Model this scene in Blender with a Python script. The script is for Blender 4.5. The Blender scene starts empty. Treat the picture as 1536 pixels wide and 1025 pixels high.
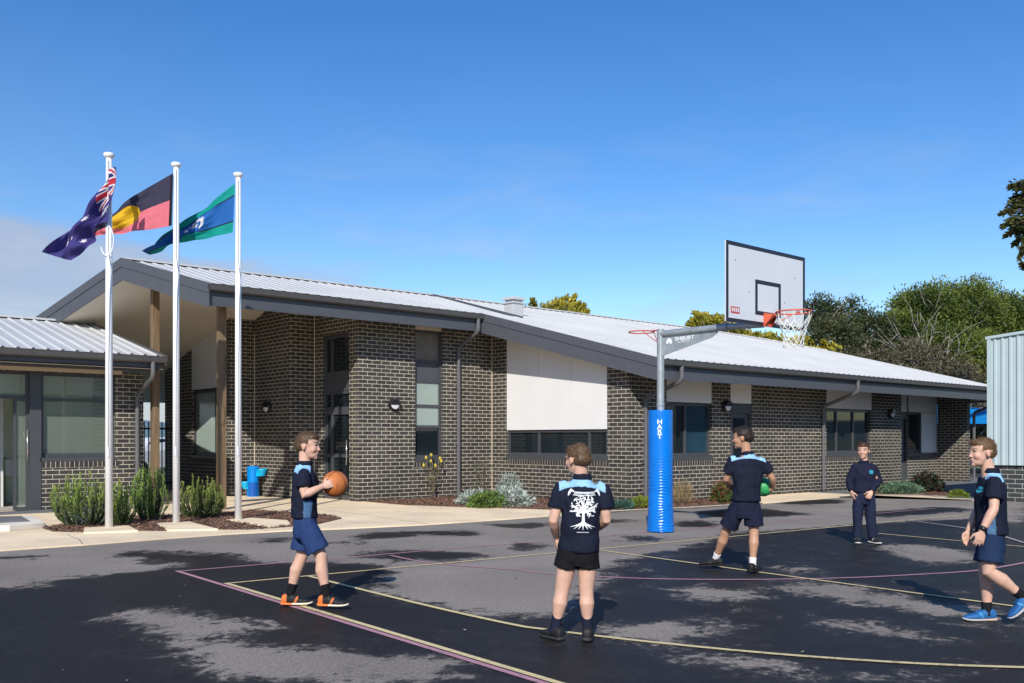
import bpy, math, random
import numpy as np
from mathutils import Vector, Matrix, noise
from mathutils.bvhtree import BVHTree

random.seed(7)
RNG = np.random.default_rng(11)
SC = bpy.context.scene
COL = SC.collection
V3 = Vector

# ------------------------------------------------------------------ scene, camera, light
FWD = V3((0.6586, 0.7525, 0)); RGT = V3((0.7525, -0.6586, 0))      # view direction on the ground, and its right
YAW = -math.atan2(0.6586, 0.7525)
cam = bpy.data.cameras.new('camera'); camo = bpy.data.objects.new('camera', cam); COL.objects.link(camo)
cam.sensor_width = 36; cam.lens = 1415 / 1536 * 36; cam.shift_y = (659 - 512.5) / 1536
cam.clip_end = 6000; cam.clip_start = .05
camo.location = (0, 0, 1.37); camo.rotation_euler = (math.pi / 2, 0, YAW)
SC.camera = camo
SC.view_settings.view_transform = 'Standard'; SC.view_settings.look = 'None'; SC.view_settings.exposure = 0
SUN_EL = math.radians(33); SUN_D = V3((0.749 * math.cos(SUN_EL), 0.663 * math.cos(SUN_EL), -math.sin(SUN_EL)))
sl = bpy.data.lights.new('sun', 'SUN'); sl.energy = 5.0; sl.angle = math.radians(.5); sl.color = (1, .95, .87)
so = bpy.data.objects.new('sun', sl); COL.objects.link(so)
so.rotation_euler = SUN_D.to_track_quat('-Z', 'Y').to_euler(); so.location = (-20, -20, 30)

def N(nt, t, **k):
    n = nt.nodes.new(t)
    for a, b in k.items():
        if a in n.inputs: n.inputs[a].default_value = b
        else: setattr(n, a, b)
    return n
def mixc(nt, fac, a, b, typ='MIX'):
    m = nt.nodes.new('ShaderNodeMix'); m.data_type = 'RGBA'; m.blend_type = typ
    for sock, val in ((m.inputs[0], fac), (m.inputs[6], a), (m.inputs[7], b)):
        if hasattr(val, 'is_output'): nt.links.new(val, sock)
        elif isinstance(val, (int, float)): sock.default_value = val
        else: sock.default_value = (*val[:3], 1)
    return m.outputs[2]
def ramp(nt, src, pts):
    r = nt.nodes.new('ShaderNodeValToRGB'); nt.links.new(src, r.inputs[0])
    e = r.color_ramp.elements
    while len(e) < len(pts): e.new(.5)
    for i, (p, c) in enumerate(pts):
        e[i].position = p; e[i].color = (c, c, c, 1) if isinstance(c, (int, float)) else (*c, 1)
    return r.outputs[0]
def math_(nt, op, a, b=0.0):
    m = nt.nodes.new('ShaderNodeMath'); m.operation = op
    for i, v in ((0, a), (1, b)):
        if hasattr(v, 'is_output'): nt.links.new(v, m.inputs[i])
        else: m.inputs[i].default_value = v
    return m.outputs[0]

# world: physical sky with thin low cloud
W = bpy.data.worlds.new('World'); SC.world = W; W.use_nodes = True
nt = W.node_tree; nt.nodes.clear()
sky = N(nt, 'ShaderNodeTexSky', sky_type='NISHITA', sun_disc=False)
sky.sun_elevation = SUN_EL; sky.sun_rotation = math.atan2(-0.749, -0.663)
sky.air_density = 1.0; sky.dust_density = .25; sky.ozone_density = 2.0
hs = N(nt, 'ShaderNodeHueSaturation', Hue=.510, Saturation=1.37, Value=1.10); nt.links.new(sky.outputs[0], hs.inputs['Color'])
tc = N(nt, 'ShaderNodeTexCoord')
mp = N(nt, 'ShaderNodeMapping'); mp.inputs['Scale'].default_value = (1.5, 1.5, 6); nt.links.new(tc.outputs['Generated'], mp.inputs[0])
nz = N(nt, 'ShaderNodeTexNoise', Scale=3.2, Detail=9, Roughness=.58, Distortion=.4); nt.links.new(mp.outputs[0], nz.inputs['Vector'])
sep = N(nt, 'ShaderNodeSeparateXYZ'); nt.links.new(tc.outputs['Generated'], sep.inputs[0])
dotn = N(nt, 'ShaderNodeVectorMath', operation='DOT_PRODUCT'); nt.links.new(tc.outputs['Generated'], dotn.inputs[0])
dotn.inputs[1].default_value = (-RGT.x, -RGT.y, 0)
lim = math_(nt, 'ADD', math_(nt, 'MULTIPLY', dotn.outputs['Value'], .17), .140)      # a low bank, higher towards the left
lim = math_(nt, 'ADD', lim, math_(nt, 'MULTIPLY', math_(nt, 'SUBTRACT', nz.outputs[0], .5), .30))
bank = ramp(nt, math_(nt, 'ADD', math_(nt, 'MULTIPLY', math_(nt, 'SUBTRACT', lim, sep.outputs[2]), 9.0), .5), [(.30, 0.0), (.80, 1.0)])
side = ramp(nt, dotn.outputs['Value'], [(.08, 0.0), (.17, .8), (.32, 1.0)])
wisp = math_(nt, 'MULTIPLY', ramp(nt, nz.outputs[0], [(.49, 0.0), (.70, 1.0)]), ramp(nt, sep.outputs[2], [(.08, 1.0), (.36, 0.0)]))
haze = math_(nt, 'MULTIPLY', ramp(nt, dotn.outputs['Value'], [(.15, 0.0), (.5, .14)]), ramp(nt, sep.outputs[2], [(.18, 1.0), (.42, 0.0)]))
cf = math_(nt, 'MAXIMUM', math_(nt, 'MAXIMUM', math_(nt, 'MULTIPLY', bank, math_(nt, 'MULTIPLY', side, .80)), math_(nt, 'MULTIPLY', wisp, .55)), haze)
skyc = mixc(nt, cf, hs.outputs[0], mixc(nt, ramp(nt, nz.outputs[0], [(.35, 0.0), (.65, 1.0)]), (2.45, 2.95, 4.15), (3.7, 4.1, 4.9)))
bg = N(nt, 'ShaderNodeBackground', Strength=.14); nt.links.new(skyc, bg.inputs[0])
wo = N(nt, 'ShaderNodeOutputWorld'); nt.links.new(bg.outputs[0], wo.inputs[0])

# ------------------------------------------------------------------ materials
def base_mat(name):
    m = bpy.data.materials.new(name); m.use_nodes = True
    t = m.node_tree; b = t.nodes['Principled BSDF']
    return m, t, b
def pm(name, c, rough=.5, metal=0., var=.12, scale=6., bump=0., bscale=60., spec=.5):
    m, t, b = base_mat(name)
    co = N(t, 'ShaderNodeTexCoord')
    n = N(t, 'ShaderNodeTexNoise', Scale=scale, Detail=5, Roughness=.6); t.links.new(co.outputs['Object'], n.inputs['Vector'])
    f = ramp(t, n.outputs[0], [(.3, 0.0), (.7, 1.0)])
    col = mixc(t, f, [x * (1 - var) for x in c], [min(1, x * (1 + var)) for x in c])
    t.links.new(col, b.inputs['Base Color'])
    b.inputs['Roughness'].default_value = rough; b.inputs['Metallic'].default_value = metal
    b.inputs['Specular IOR Level'].default_value = spec
    if bump:
        n2 = N(t, 'ShaderNodeTexNoise', Scale=bscale, Detail=3); t.links.new(co.outputs['Object'], n2.inputs['Vector'])
        bp = N(t, 'ShaderNodeBump', Strength=bump, Distance=.02); t.links.new(n2.outputs[0], bp.inputs['Height'])
        t.links.new(bp.outputs[0], b.inputs['Normal'])
    return m
def brick_mat(name, bw, rh, mo=.0058, offset=.5, c1=(.034, .032, .030), c2=(.068, .063, .058), mort=(.64, .57, .44)):
    m, t, b = base_mat(name)
    uv = N(t, 'ShaderNodeUVMap')
    br = N(t, 'ShaderNodeTexBrick', Scale=1.0); br.offset = offset
    br.inputs['Brick Width'].default_value = bw; br.inputs['Row Height'].default_value = rh
    br.inputs['Mortar Size'].default_value = mo; br.inputs['Mortar Smooth'].default_value = .25; br.inputs['Bias'].default_value = -.1
    br.inputs['Color1'].default_value = (*c1, 1); br.inputs['Color2'].default_value = (*c2, 1); br.inputs['Mortar'].default_value = (*mort, 1)
    t.links.new(uv.outputs[0], br.inputs['Vector'])
    n = N(t, 'ShaderNodeTexNoise', Scale=1.1, Detail=6, Roughness=.65); t.links.new(uv.outputs[0], n.inputs['Vector'])
    f = ramp(t, n.outputs[0], [(.3, .72), (.72, 1.22)])
    n3 = N(t, 'ShaderNodeTexNoise', Scale=45, Detail=3); t.links.new(uv.outputs[0], n3.inputs['Vector'])
    f3 = ramp(t, n3.outputs[0], [(.3, .85), (.7, 1.15)])
    col = mixc(t, 1.0, mixc(t, 1.0, br.outputs[0], f, 'MULTIPLY'), f3, 'MULTIPLY')
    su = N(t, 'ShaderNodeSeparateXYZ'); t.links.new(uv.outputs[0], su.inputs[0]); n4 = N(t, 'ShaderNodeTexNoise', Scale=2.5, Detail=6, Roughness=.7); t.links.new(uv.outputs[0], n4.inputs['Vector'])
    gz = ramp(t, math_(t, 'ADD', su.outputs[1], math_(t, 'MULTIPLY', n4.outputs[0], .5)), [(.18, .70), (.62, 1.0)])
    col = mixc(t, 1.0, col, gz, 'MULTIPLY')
    t.links.new(col, b.inputs['Base Color']); b.inputs['Roughness'].default_value = .75
    bp = N(t, 'ShaderNodeBump', Strength=.5, Distance=.006); bp.invert = True
    t.links.new(br.outputs['Fac'], bp.inputs['Height']); t.links.new(bp.outputs[0], b.inputs['Normal'])
    return m
def attr_mat(name, rough=.7, spec=.3, var=0.1, vscale=40, bump=0., bscale=200, trans=0.):
    m, t, b = base_mat(name)
    a = N(t, 'ShaderNodeAttribute', attribute_name='Col')
    co = N(t, 'ShaderNodeTexCoord')
    n = N(t, 'ShaderNodeTexNoise', Scale=vscale, Detail=4); t.links.new(co.outputs['Object'], n.inputs['Vector'])
    f = ramp(t, n.outputs[0], [(.3, 1 - var), (.7, 1 + var)])
    c = mixc(t, 1.0, a.outputs[0], f, 'MULTIPLY'); t.links.new(c, b.inputs['Base Color'])
    b.inputs['Roughness'].default_value = rough; b.inputs['Specular IOR Level'].default_value = spec
    if bump:
        n2 = N(t, 'ShaderNodeTexNoise', Scale=bscale, Detail=2); t.links.new(co.outputs['Object'], n2.inputs['Vector'])
        bp = N(t, 'ShaderNodeBump', Strength=bump, Distance=.004); t.links.new(n2.outputs[0], bp.inputs['Height']); t.links.new(bp.outputs[0], b.inputs['Normal'])
    if trans:
        tr = N(t, 'ShaderNodeBsdfTranslucent'); t.links.new(c, tr.inputs[0])
        mx = N(t, 'ShaderNodeMixShader', Fac=trans); out = t.nodes['Material Output']
        t.links.new(b.outputs[0], mx.inputs[1]); t.links.new(tr.outputs[0], mx.inputs[2]); t.links.new(mx.outputs[0], out.inputs[0])
    return m
def glass_mat(name, tint=(.86, .93, .88), clear=.97):
    m, t, b = base_mat(name); out = t.nodes['Material Output']
    tr = N(t, 'ShaderNodeBsdfTransparent'); tr.inputs[0].default_value = (*[x * clear for x in tint], 1)
    df = N(t, 'ShaderNodeBsdfDiffuse'); df.inputs[0].default_value = (.52, .60, .50, 1); m0 = N(t, 'ShaderNodeMixShader', Fac=.22); t.links.new(tr.outputs[0], m0.inputs[1]); t.links.new(df.outputs[0], m0.inputs[2]); tr = m0  # pale green diffuse mixed in as painted glare over the panes
    gl = N(t, 'ShaderNodeBsdfGlossy', Roughness=.01)
    fr = N(t, 'ShaderNodeFresnel', IOR=1.6)
    mx = N(t, 'ShaderNodeMixShader'); t.links.new(fr.outputs[0], mx.inputs[0]); t.links.new(tr.outputs[0], mx.inputs[1]); t.links.new(gl.outputs[0], mx.inputs[2])
    t.links.new(mx.outputs[0], out.inputs[0])
    return m

M = {}
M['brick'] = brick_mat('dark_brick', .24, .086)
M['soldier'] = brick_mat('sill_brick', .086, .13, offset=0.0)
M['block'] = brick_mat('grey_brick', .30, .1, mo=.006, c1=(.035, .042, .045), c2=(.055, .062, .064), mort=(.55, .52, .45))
M['charcoal'] = pm('charcoal_paint', (.072, .076, .088), .45, var=.08)
M['frame'] = pm('window_frame_paint', (.062, .066, .074), .4, var=.06)
M['gutter'] = pm('gutter_steel', (.075, .072, .072), .38, var=.1)
M['pipe'] = pm('downpipe_paint', (.11, .112, .12), .42, var=.08)
M['panel'] = pm('white_cladding', (.71, .70, .685), .6, var=.025, scale=1.2)
M['soffit'] = pm('soffit_sheet', (.70, .64, .53), .7, var=.03, scale=1)
M['cream'] = pm('cream_trim', (.62, .52, .40), .6, var=.05)
M['roof'] = pm('zinc_roofing', (.50, .505, .50), .45, metal=.0, var=.08, scale=.8)
M['timber'] = None
M['dark_glass'] = pm('dark_window_glass', (.012, .018, .022), .03, var=.3, scale=.7, spec=.6)
M['navy_glass'] = pm('tinted_window_glass', (.018, .05, .075), .04, var=.3, scale=.7, spec=.6)
M['blind_glass'] = pm('blind_behind_glass', (.30, .37, .33), .12, var=.06, scale=.8)
M['reflection_tone'] = pm('painted_reflection_glass', (.17, .16, .14), .06, var=.25, scale=2.2)  # even grey stands in for the gable reflected in the top pane
M['glare_glass'] = glass_mat('glare_glass')
M['white_paint'] = pm('white_paint', (.80, .81, .82), .35, var=.03)
M['black'] = pm('black_plastic', (.012, .012, .014), .35)
M['lens'] = pm('lamp_lens', (.72, .72, .72), .35, var=.02)
M['galv'] = pm('galvanised_steel', (.36, .40, .42), .38, metal=.35, var=.18, scale=9)
M['red'] = pm('red_paint', (.52, .06, .035), .4, var=.12)
M['orange_red'] = pm('rim_paint', (.62, .11, .05), .4, var=.12)
M['board'] = pm('board_white', (.62, .65, .69), .45, var=.025, scale=2)
M['board_line'] = pm('board_border_paint', (.015, .02, .035), .45)
M['pad'] = pm('blue_vinyl', (.0, .165, .62), .3, var=.12, scale=4)
M['net'] = pm('net_cord', (.75, .74, .68), .8)
M['letter'] = pm('white_lettering', (.82, .84, .86), .5, var=.02)
M['concrete'] = None
M['fence'] = pm('black_fence_paint', (.012, .012, .014), .45)
M['fountain'] = pm('blue_fountain_plastic', (.0, .22, .66), .35, var=.06)
M['fountain2'] = pm('light_blue_plastic', (.0, .42, .72), .35, var=.06)
M['steel'] = pm('stainless_steel', (.5, .5, .5), .25, metal=.8)
M['shade'] = pm('blue_shade_cloth', (.0, .22, .58), .6, var=.06)
M['shed'] = pm('pale_green_steel', (.42, .51, .52), .42, var=.04, scale=1.5)
M['room_green'] = pm('pale_green_wall', (.74, .80, .62), .6, var=.04, scale=1)
M['room_dark_green'] = pm('green_dado', (.20, .30, .13), .6, var=.04, scale=1)
M['room_floor'] = pm('room_carpet', (.45, .43, .38), .9)
M['car'] = pm('car_paint', (.55, .57, .60), .3)
M['tyre'] = pm('tyre_rubber', (.012, .012, .012), .7)
M['leaf'] = attr_mat('leaf', .6, .25, .15, 3, trans=.25)
M['bark'] = pm('bark', (.14, .115, .09), .9, var=.35, scale=5, bump=.6, bscale=12)
M['grey_bark'] = pm('grey_bark', (.26, .235, .205), .9, var=.3, scale=5, bump=.6, bscale=12)
M['skin'] = attr_mat('skin', .5, .35, .05, 30)
_b = M['skin'].node_tree.nodes['Principled BSDF']; _b.inputs['Subsurface Weight'].default_value = .12; _b.inputs['Subsurface Radius'].default_value = (.6, .25, .15); _b.inputs['Subsurface Scale'].default_value = .01
M['cloth'] = attr_mat('cloth', .85, .15, .10, 60, bump=.35, bscale=300)
M['hair'] = attr_mat('hair', .55, .35, .3, 90)
M['shoe'] = attr_mat('shoe_material', .6, .3, .12, 60)
M['flag'] = attr_mat('flag_cloth', .75, .2, .06, 20, trans=.3)
M['basketball'] = pm('basketball_rubber', (.50, .15, .035), .55, var=.15, scale=20, bump=.4, bscale=160)
M['seam'] = pm('ball_seam', (.015, .012, .01), .6)
M['green_ball'] = pm('green_rubber', (.03, .33, .10), .5)
def timber():
    m, t, b = base_mat('weathered_timber')
    co = N(t, 'ShaderNodeTexCoord'); mp = N(t, 'ShaderNodeMapping'); mp.inputs['Scale'].default_value = (14, 14, .7)
    t.links.new(co.outputs['Object'], mp.inputs[0])
    n = N(t, 'ShaderNodeTexNoise', Scale=2.2, Detail=8, Roughness=.65, Distortion=.4); t.links.new(mp.outputs[0], n.inputs['Vector'])
    r = ramp(t, n.outputs[0], [(.25, (.075, .045, .022)), (.55, (.19, .125, .068)), (.8, (.30, .21, .125))])
    t.links.new(r, b.inputs['Base Color']); b.inputs['Roughness'].default_value = .7
    bp = N(t, 'ShaderNodeBump', Strength=.3, Distance=.01); t.links.new(n.outputs[0], bp.inputs['Height']); t.links.new(bp.outputs[0], b.inputs['Normal'])
    return m
M['timber'] = timber()
def concrete(name, c, joints=True):
    m, t, b = base_mat(name)
    co = N(t, 'ShaderNodeTexCoord')
    n = N(t, 'ShaderNodeTexNoise', Scale=.9, Detail=8, Roughness=.62); t.links.new(co.outputs['Object'], n.inputs['Vector'])
    n2 = N(t, 'ShaderNodeTexNoise', Scale=120, Detail=2); t.links.new(co.outputs['Object'], n2.inputs['Vector'])
    f = ramp(t, n.outputs[0], [(.3, .80), (.7, 1.12)]); f2 = ramp(t, n2.outputs[0], [(.3, .84), (.7, 1.14)])
    c1 = mixc(t, 1.0, mixc(t, 1.0, c, f, 'MULTIPLY'), f2, 'MULTIPLY')
    t.links.new(c1, b.inputs['Base Color']); b.inputs['Roughness'].default_value = .85
    bp = N(t, 'ShaderNodeBump', Strength=.25, Distance=.004); t.links.new(n2.outputs[0], bp.inputs['Height']); t.links.new(bp.outputs[0], b.inputs['Normal'])
    return m
M['concrete'] = concrete('buff_concrete', (.86, .69, .465))
M['kerb'] = concrete('kerb_concrete', (.76, .70, .60))
M['paver'] = concrete('grey_paving', (.16, .165, .17))
def mulch_mat():
    m, t, b = base_mat('bark_mulch')
    co = N(t, 'ShaderNodeTexCoord')
    v = N(t, 'ShaderNodeTexVoronoi', Scale=34); t.links.new(co.outputs['Object'], v.inputs['Vector'])
    sp = N(t, 'ShaderNodeSeparateColor'); t.links.new(v.outputs['Color'], sp.inputs[0])
    r = ramp(t, sp.outputs[0], [(0, (.055, .028, .018)), (.55, (.19, .10, .062)), (1, (.36, .22, .145))])
    t.links.new(r, b.inputs['Base Color']); b.inputs['Roughness'].default_value = .9
    bp = N(t, 'ShaderNodeBump', Strength=1, Distance=.03); t.links.new(v.outputs['Distance'], bp.inputs['Height']); t.links.new(bp.outputs[0], b.inputs['Normal'])
    return m
M['mulch'] = mulch_mat()
def asphalt_mat():
    m, t, b = base_mat('asphalt')
    a = N(t, 'ShaderNodeAttribute', attribute_name='wet')
    co = N(t, 'ShaderNodeTexCoord')
    n1 = N(t, 'ShaderNodeTexNoise', Scale=2.6, Detail=10, Roughness=.70, Distortion=.6); t.links.new(co.outputs['Object'], n1.inputs['Vector'])
    nb = N(t, 'ShaderNodeTexNoise', Scale=14, Detail=8, Roughness=.8); t.links.new(co.outputs['Object'], nb.inputs['Vector'])
    s = math_(t, 'ADD', a.outputs['Fac'], math_(t, 'MULTIPLY', math_(t, 'SUBTRACT', n1.outputs[0], .5), 2.0))
    s = math_(t, 'ADD', s, math_(t, 'MULTIPLY', math_(t, 'SUBTRACT', nb.outputs[0], .5), 1.5))
    wet = ramp(t, s, [(.36, 0.0), (.45, .50), (.51, .80), (.62, 1.0)])
    n2 = N(t, 'ShaderNodeTexNoise', Scale=80, Detail=5, Roughness=.85); t.links.new(co.outputs['Object'], n2.inputs['Vector'])
    n3 = N(t, 'ShaderNodeTexNoise', Scale=.7, Detail=5); t.links.new(co.outputs['Object'], n3.inputs['Vector'])
    sp2 = ramp(t, n2.outputs[0], [(.32, .35), (.68, 1.65)])
    n6 = N(t, 'ShaderNodeTexNoise', Scale=30, Detail=5, Roughness=.85); t.links.new(co.outputs['Object'], n6.inputs['Vector'])
    sp2 = mixc(t, 1.0, sp2, ramp(t, n6.outputs[0], [(.32, .72), (.68, 1.34)]), 'MULTIPLY')
    lo = ramp(t, n3.outputs[0], [(.3, .86), (.7, 1.14)])
    dry = mixc(t, 1.0, mixc(t, 1.0, (.245, .218, .190), sp2, 'MULTIPLY'), lo, 'MULTIPLY')
    wetc = mixc(t, 1.0, (.0265, .0247, .0238), sp2, 'MULTIPLY')
    wetd = ramp(t, s, [(.50, 1.35), (.95, .88)])
    wetc = mixc(t, 1.0, wetc, wetd, 'MULTIPLY')
    t.links.new(mixc(t, wet, dry, wetc), b.inputs['Base Color'])
    rr = ramp(t, wet, [(0, .92), (1, .50)]); t.links.new(rr, b.inputs['Roughness'])
    b.inputs['Specular IOR Level'].default_value = .07
    bp = N(t, 'ShaderNodeBump', Strength=.5, Distance=.004); t.links.new(n2.outputs[0], bp.inputs['Height']); t.links.new(bp.outputs[0], b.inputs['Normal'])
    return m
M['asphalt'] = asphalt_mat()
def line_mat(name, c):
    m, t, b = base_mat(name)
    co = N(t, 'ShaderNodeTexCoord')
    n = N(t, 'ShaderNodeTexNoise', Scale=22, Detail=8, Roughness=.75); t.links.new(co.outputs['Object'], n.inputs['Vector'])
    n0 = N(t, 'ShaderNodeTexNoise', Scale=.8, Detail=3); t.links.new(co.outputs['Object'], n0.inputs['Vector'])
    f = ramp(t, math_(t, 'ADD', n.outputs[0], math_(t, 'MULTIPLY', n0.outputs[0], .35)), [(.48, .35), (.66, 1.0)])
    t.links.new(mixc(t, f, (.07, .068, .07), c), b.inputs['Base Color']); b.inputs['Roughness'].default_value = .75
    return m
M['yel_line'] = line_mat('yellow_line_paint', (.68, .56, .29)); M['pink_line'] = line_mat('pink_line_paint', (.46, .235, .285)); M['white_line'] = line_mat('white_line_paint', (.46, .40, .37))
M['ground'] = pm('dry_grass', (.10, .11, .045), .95, var=.4, scale=.4)
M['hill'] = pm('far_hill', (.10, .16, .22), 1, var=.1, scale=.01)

# ------------------------------------------------------------------ mesh helpers
class MB:
    def __init__(s): s.v = []; s.f = []; s.m = []
    def add(s, vs, fs, mi=0):
        o = len(s.v); s.v += [tuple(p) for p in vs]
        for f in fs: s.f.append(tuple(i + o for i in f)); s.m.append(mi)
        return s
    def quad(s, a, b, c, d, mi=0): return s.add([a, b, c, d], [(0, 1, 2, 3)], mi)
    def poly(s, pts, mi=0): return s.add(pts, [tuple(range(len(pts)))], mi)
    def hexa(s, p, mi=0):     # 8 points: bottom ring 0-3, top ring 4-7
        return s.add(p, [(0, 3, 2, 1), (4, 5, 6, 7), (0, 1, 5, 4), (1, 2, 6, 5), (2, 3, 7, 6), (3, 0, 4, 7)], mi)
    def box(s, x0, x1, y0, y1, z0, z1, mi=0):
        return s.hexa([(x0, y0, z0), (x1, y0, z0), (x1, y1, z0), (x0, y1, z0), (x0, y0, z1), (x1, y0, z1), (x1, y1, z1), (x0, y1, z1)], mi)
    def slab(s, pts, z0, z1, mi=0):   # plan polygon extruded
        n = len(pts)
        if sum(pts[i][0] * pts[(i + 1) % n][1] - pts[(i + 1) % n][0] * pts[i][1] for i in range(n)) < 0: pts = pts[::-1]
        vs = [(x, y, z0) for x, y in pts] + [(x, y, z1) for x, y in pts]
        return s.add(vs, [tuple(range(n))[::-1], tuple(range(n, 2 * n))] + [(i, (i + 1) % n, n + (i + 1) % n, n + i) for i in range(n)], mi)
    def bar(s, a, b, w, h, up=(0, 0, 1), mi=0):   # box section from a to b, centred
        a, b = V3(a), V3(b); t = (b - a).normalized(); up = V3(up); r = t.cross(up)
        if r.length < 1e-4: r = t.cross(V3((1, 0, 0)))
        r.normalize(); u = r.cross(t); r *= w / 2; u *= h / 2
        return s.hexa([a - r - u, a + r - u, b + r - u, b - r - u, a - r + u, a + r + u, b + r + u, b - r + u], mi)
    def loft(s, rings, mi=0, closed=False):
        n = len(rings[0]); vs = [p for r in rings for p in r]; fs = []
        R = len(rings)
        for i in range(R if closed else R - 1):
            j = (i + 1) % R
            for k in range(n): fs.append((i * n + k, i * n + (k + 1) % n, j * n + (k + 1) % n, j * n + k))
        if not closed: fs += [tuple(range(n))[::-1], tuple((R - 1) * n + k for k in range(n))]
        return s.add(vs, fs, mi)
    def tube(s, pts, r, n=10, mi=0, closed=False, ref=None):
        pts = [V3(p) for p in pts]; R = len(pts)
        rs = r if isinstance(r, (list, tuple)) else [r] * R
        rings = []; x = None
        for i, p in enumerate(pts):
            if closed: t = pts[(i + 1) % R] - pts[i - 1]
            else: t = pts[min(i + 1, R - 1)] - pts[max(i - 1, 0)]
            t.normalize()
            if x is None:
                x = V3(ref) if ref else (V3((0, 0, 1)) if abs(t.z) < .9 else V3((1, 0, 0)))
            x = x - t * x.dot(t); x.normalize(); y = t.cross(x)
            a, b = rs[i] if isinstance(rs[i], (list, tuple)) else (rs[i], rs[i])
            rings.append([p + x * (a * math.cos(q)) + y * (b * math.sin(q)) for q in [2 * math.pi * k / n for k in range(n)]])
        return s.loft(rings, mi, closed)
    def lathe(s, prof, c, n=24, mi=0, axis=(0, 0, 1)):
        ax = V3(axis).normalized(); x = ax.cross(V3((0, 1, 0)) if abs(ax.y) < .9 else V3((1, 0, 0))).normalized(); y = ax.cross(x); c = V3(c)
        return s.loft([[c + ax * z + (x * math.cos(q) + y * math.sin(q)) * max(r, 1e-4) for q in [2 * math.pi * k / n for k in range(n)]] for r, z in prof], mi)
    def ball(s, c, r, axes=None, n=16, m=10, mi=0):
        c = V3(c); r = r if isinstance(r, (tuple, list)) else (r, r, r)
        ax = axes or (V3((1, 0, 0)), V3((0, 1, 0)), V3((0, 0, 1)))
        rings = []
        for i in range(m + 1):
            th = math.pi * (.02 + .96 * i / m); z = -math.cos(th); q = math.sin(th)
            rings.append([c + ax[0] * (r[0] * q * math.cos(2 * math.pi * k / n)) + ax[1] * (r[1] * q * math.sin(2 * math.pi * k / n)) + ax[2] * (r[2] * z) for k in range(n)])
        return s.loft(rings, mi)
    def build(s, name, mat, parent=None, smooth=False, bevel=0., local=False, auto=False):
        me = bpy.data.meshes.new(name)
        off = V3((0, 0, 0))
        p = parent
        while p is not None and not local: off = off + V3(p.location); p = p.parent
        me.from_pydata([(a - off.x, b - off.y, c - off.z) for a, b, c in s.v], [], s.f)
        for q in (mat if isinstance(mat, (list, tuple)) else [mat]): me.materials.append(q)
        if any(s.m): me.polygons.foreach_set('material_index', s.m)
        uvs(me, s.v)
        if smooth: me.polygons.foreach_set('use_smooth', [True] * len(s.f))
        me.update()
        o = bpy.data.objects.new(name, me); COL.objects.link(o)
        if parent is not None: o.parent = parent
        if auto:
            md = o.modifiers.new('edge', 'EDGE_SPLIT'); md.split_angle = math.radians(38)
        if bevel:
            b = o.modifiers.new('bevel', 'BEVEL'); b.width = bevel; b.segments = 2; b.limit_method = 'ANGLE'
        return o
def uvs(me, wv):
    uv = me.uv_layers.new(name='UVMap'); data = np.zeros((len(me.loops), 2), np.float32)
    for p in me.polygons:
        n = p.normal; ax, ay, az = abs(n.x), abs(n.y), abs(n.z)
        for li in p.loop_indices:
            x, y, z = wv[me.loops[li].vertex_index]
            data[li] = (x, y) if az > max(ax, ay) else ((y, z) if ax > ay else (x, z))
    uv.data.foreach_set('uv', data.ravel())
def tag(o, label=None, cat=None, group=None, kind=None):
    if label: o['label'] = label
    if cat: o['category'] = cat
    if group: o['group'] = group
    if kind: o['kind'] = kind
    return o
def thing(name, loc, label, cat, group=None, rz=0.):
    o = bpy.data.objects.new(name, None); COL.objects.link(o); o.empty_display_size = .2
    o.location = loc; o.rotation_euler = (0, 0, rz)
    return tag(o, label, cat, group)
def col_attr(me, cols, name='Col', dom='POINT'):
    a = me.attributes.new(name, 'FLOAT_COLOR', dom); c = np.ones((len(cols), 4), np.float32); c[:, :3] = cols
    a.data.foreach_set('color', c.ravel())
def structure(o): return tag(o, kind='structure')

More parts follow.
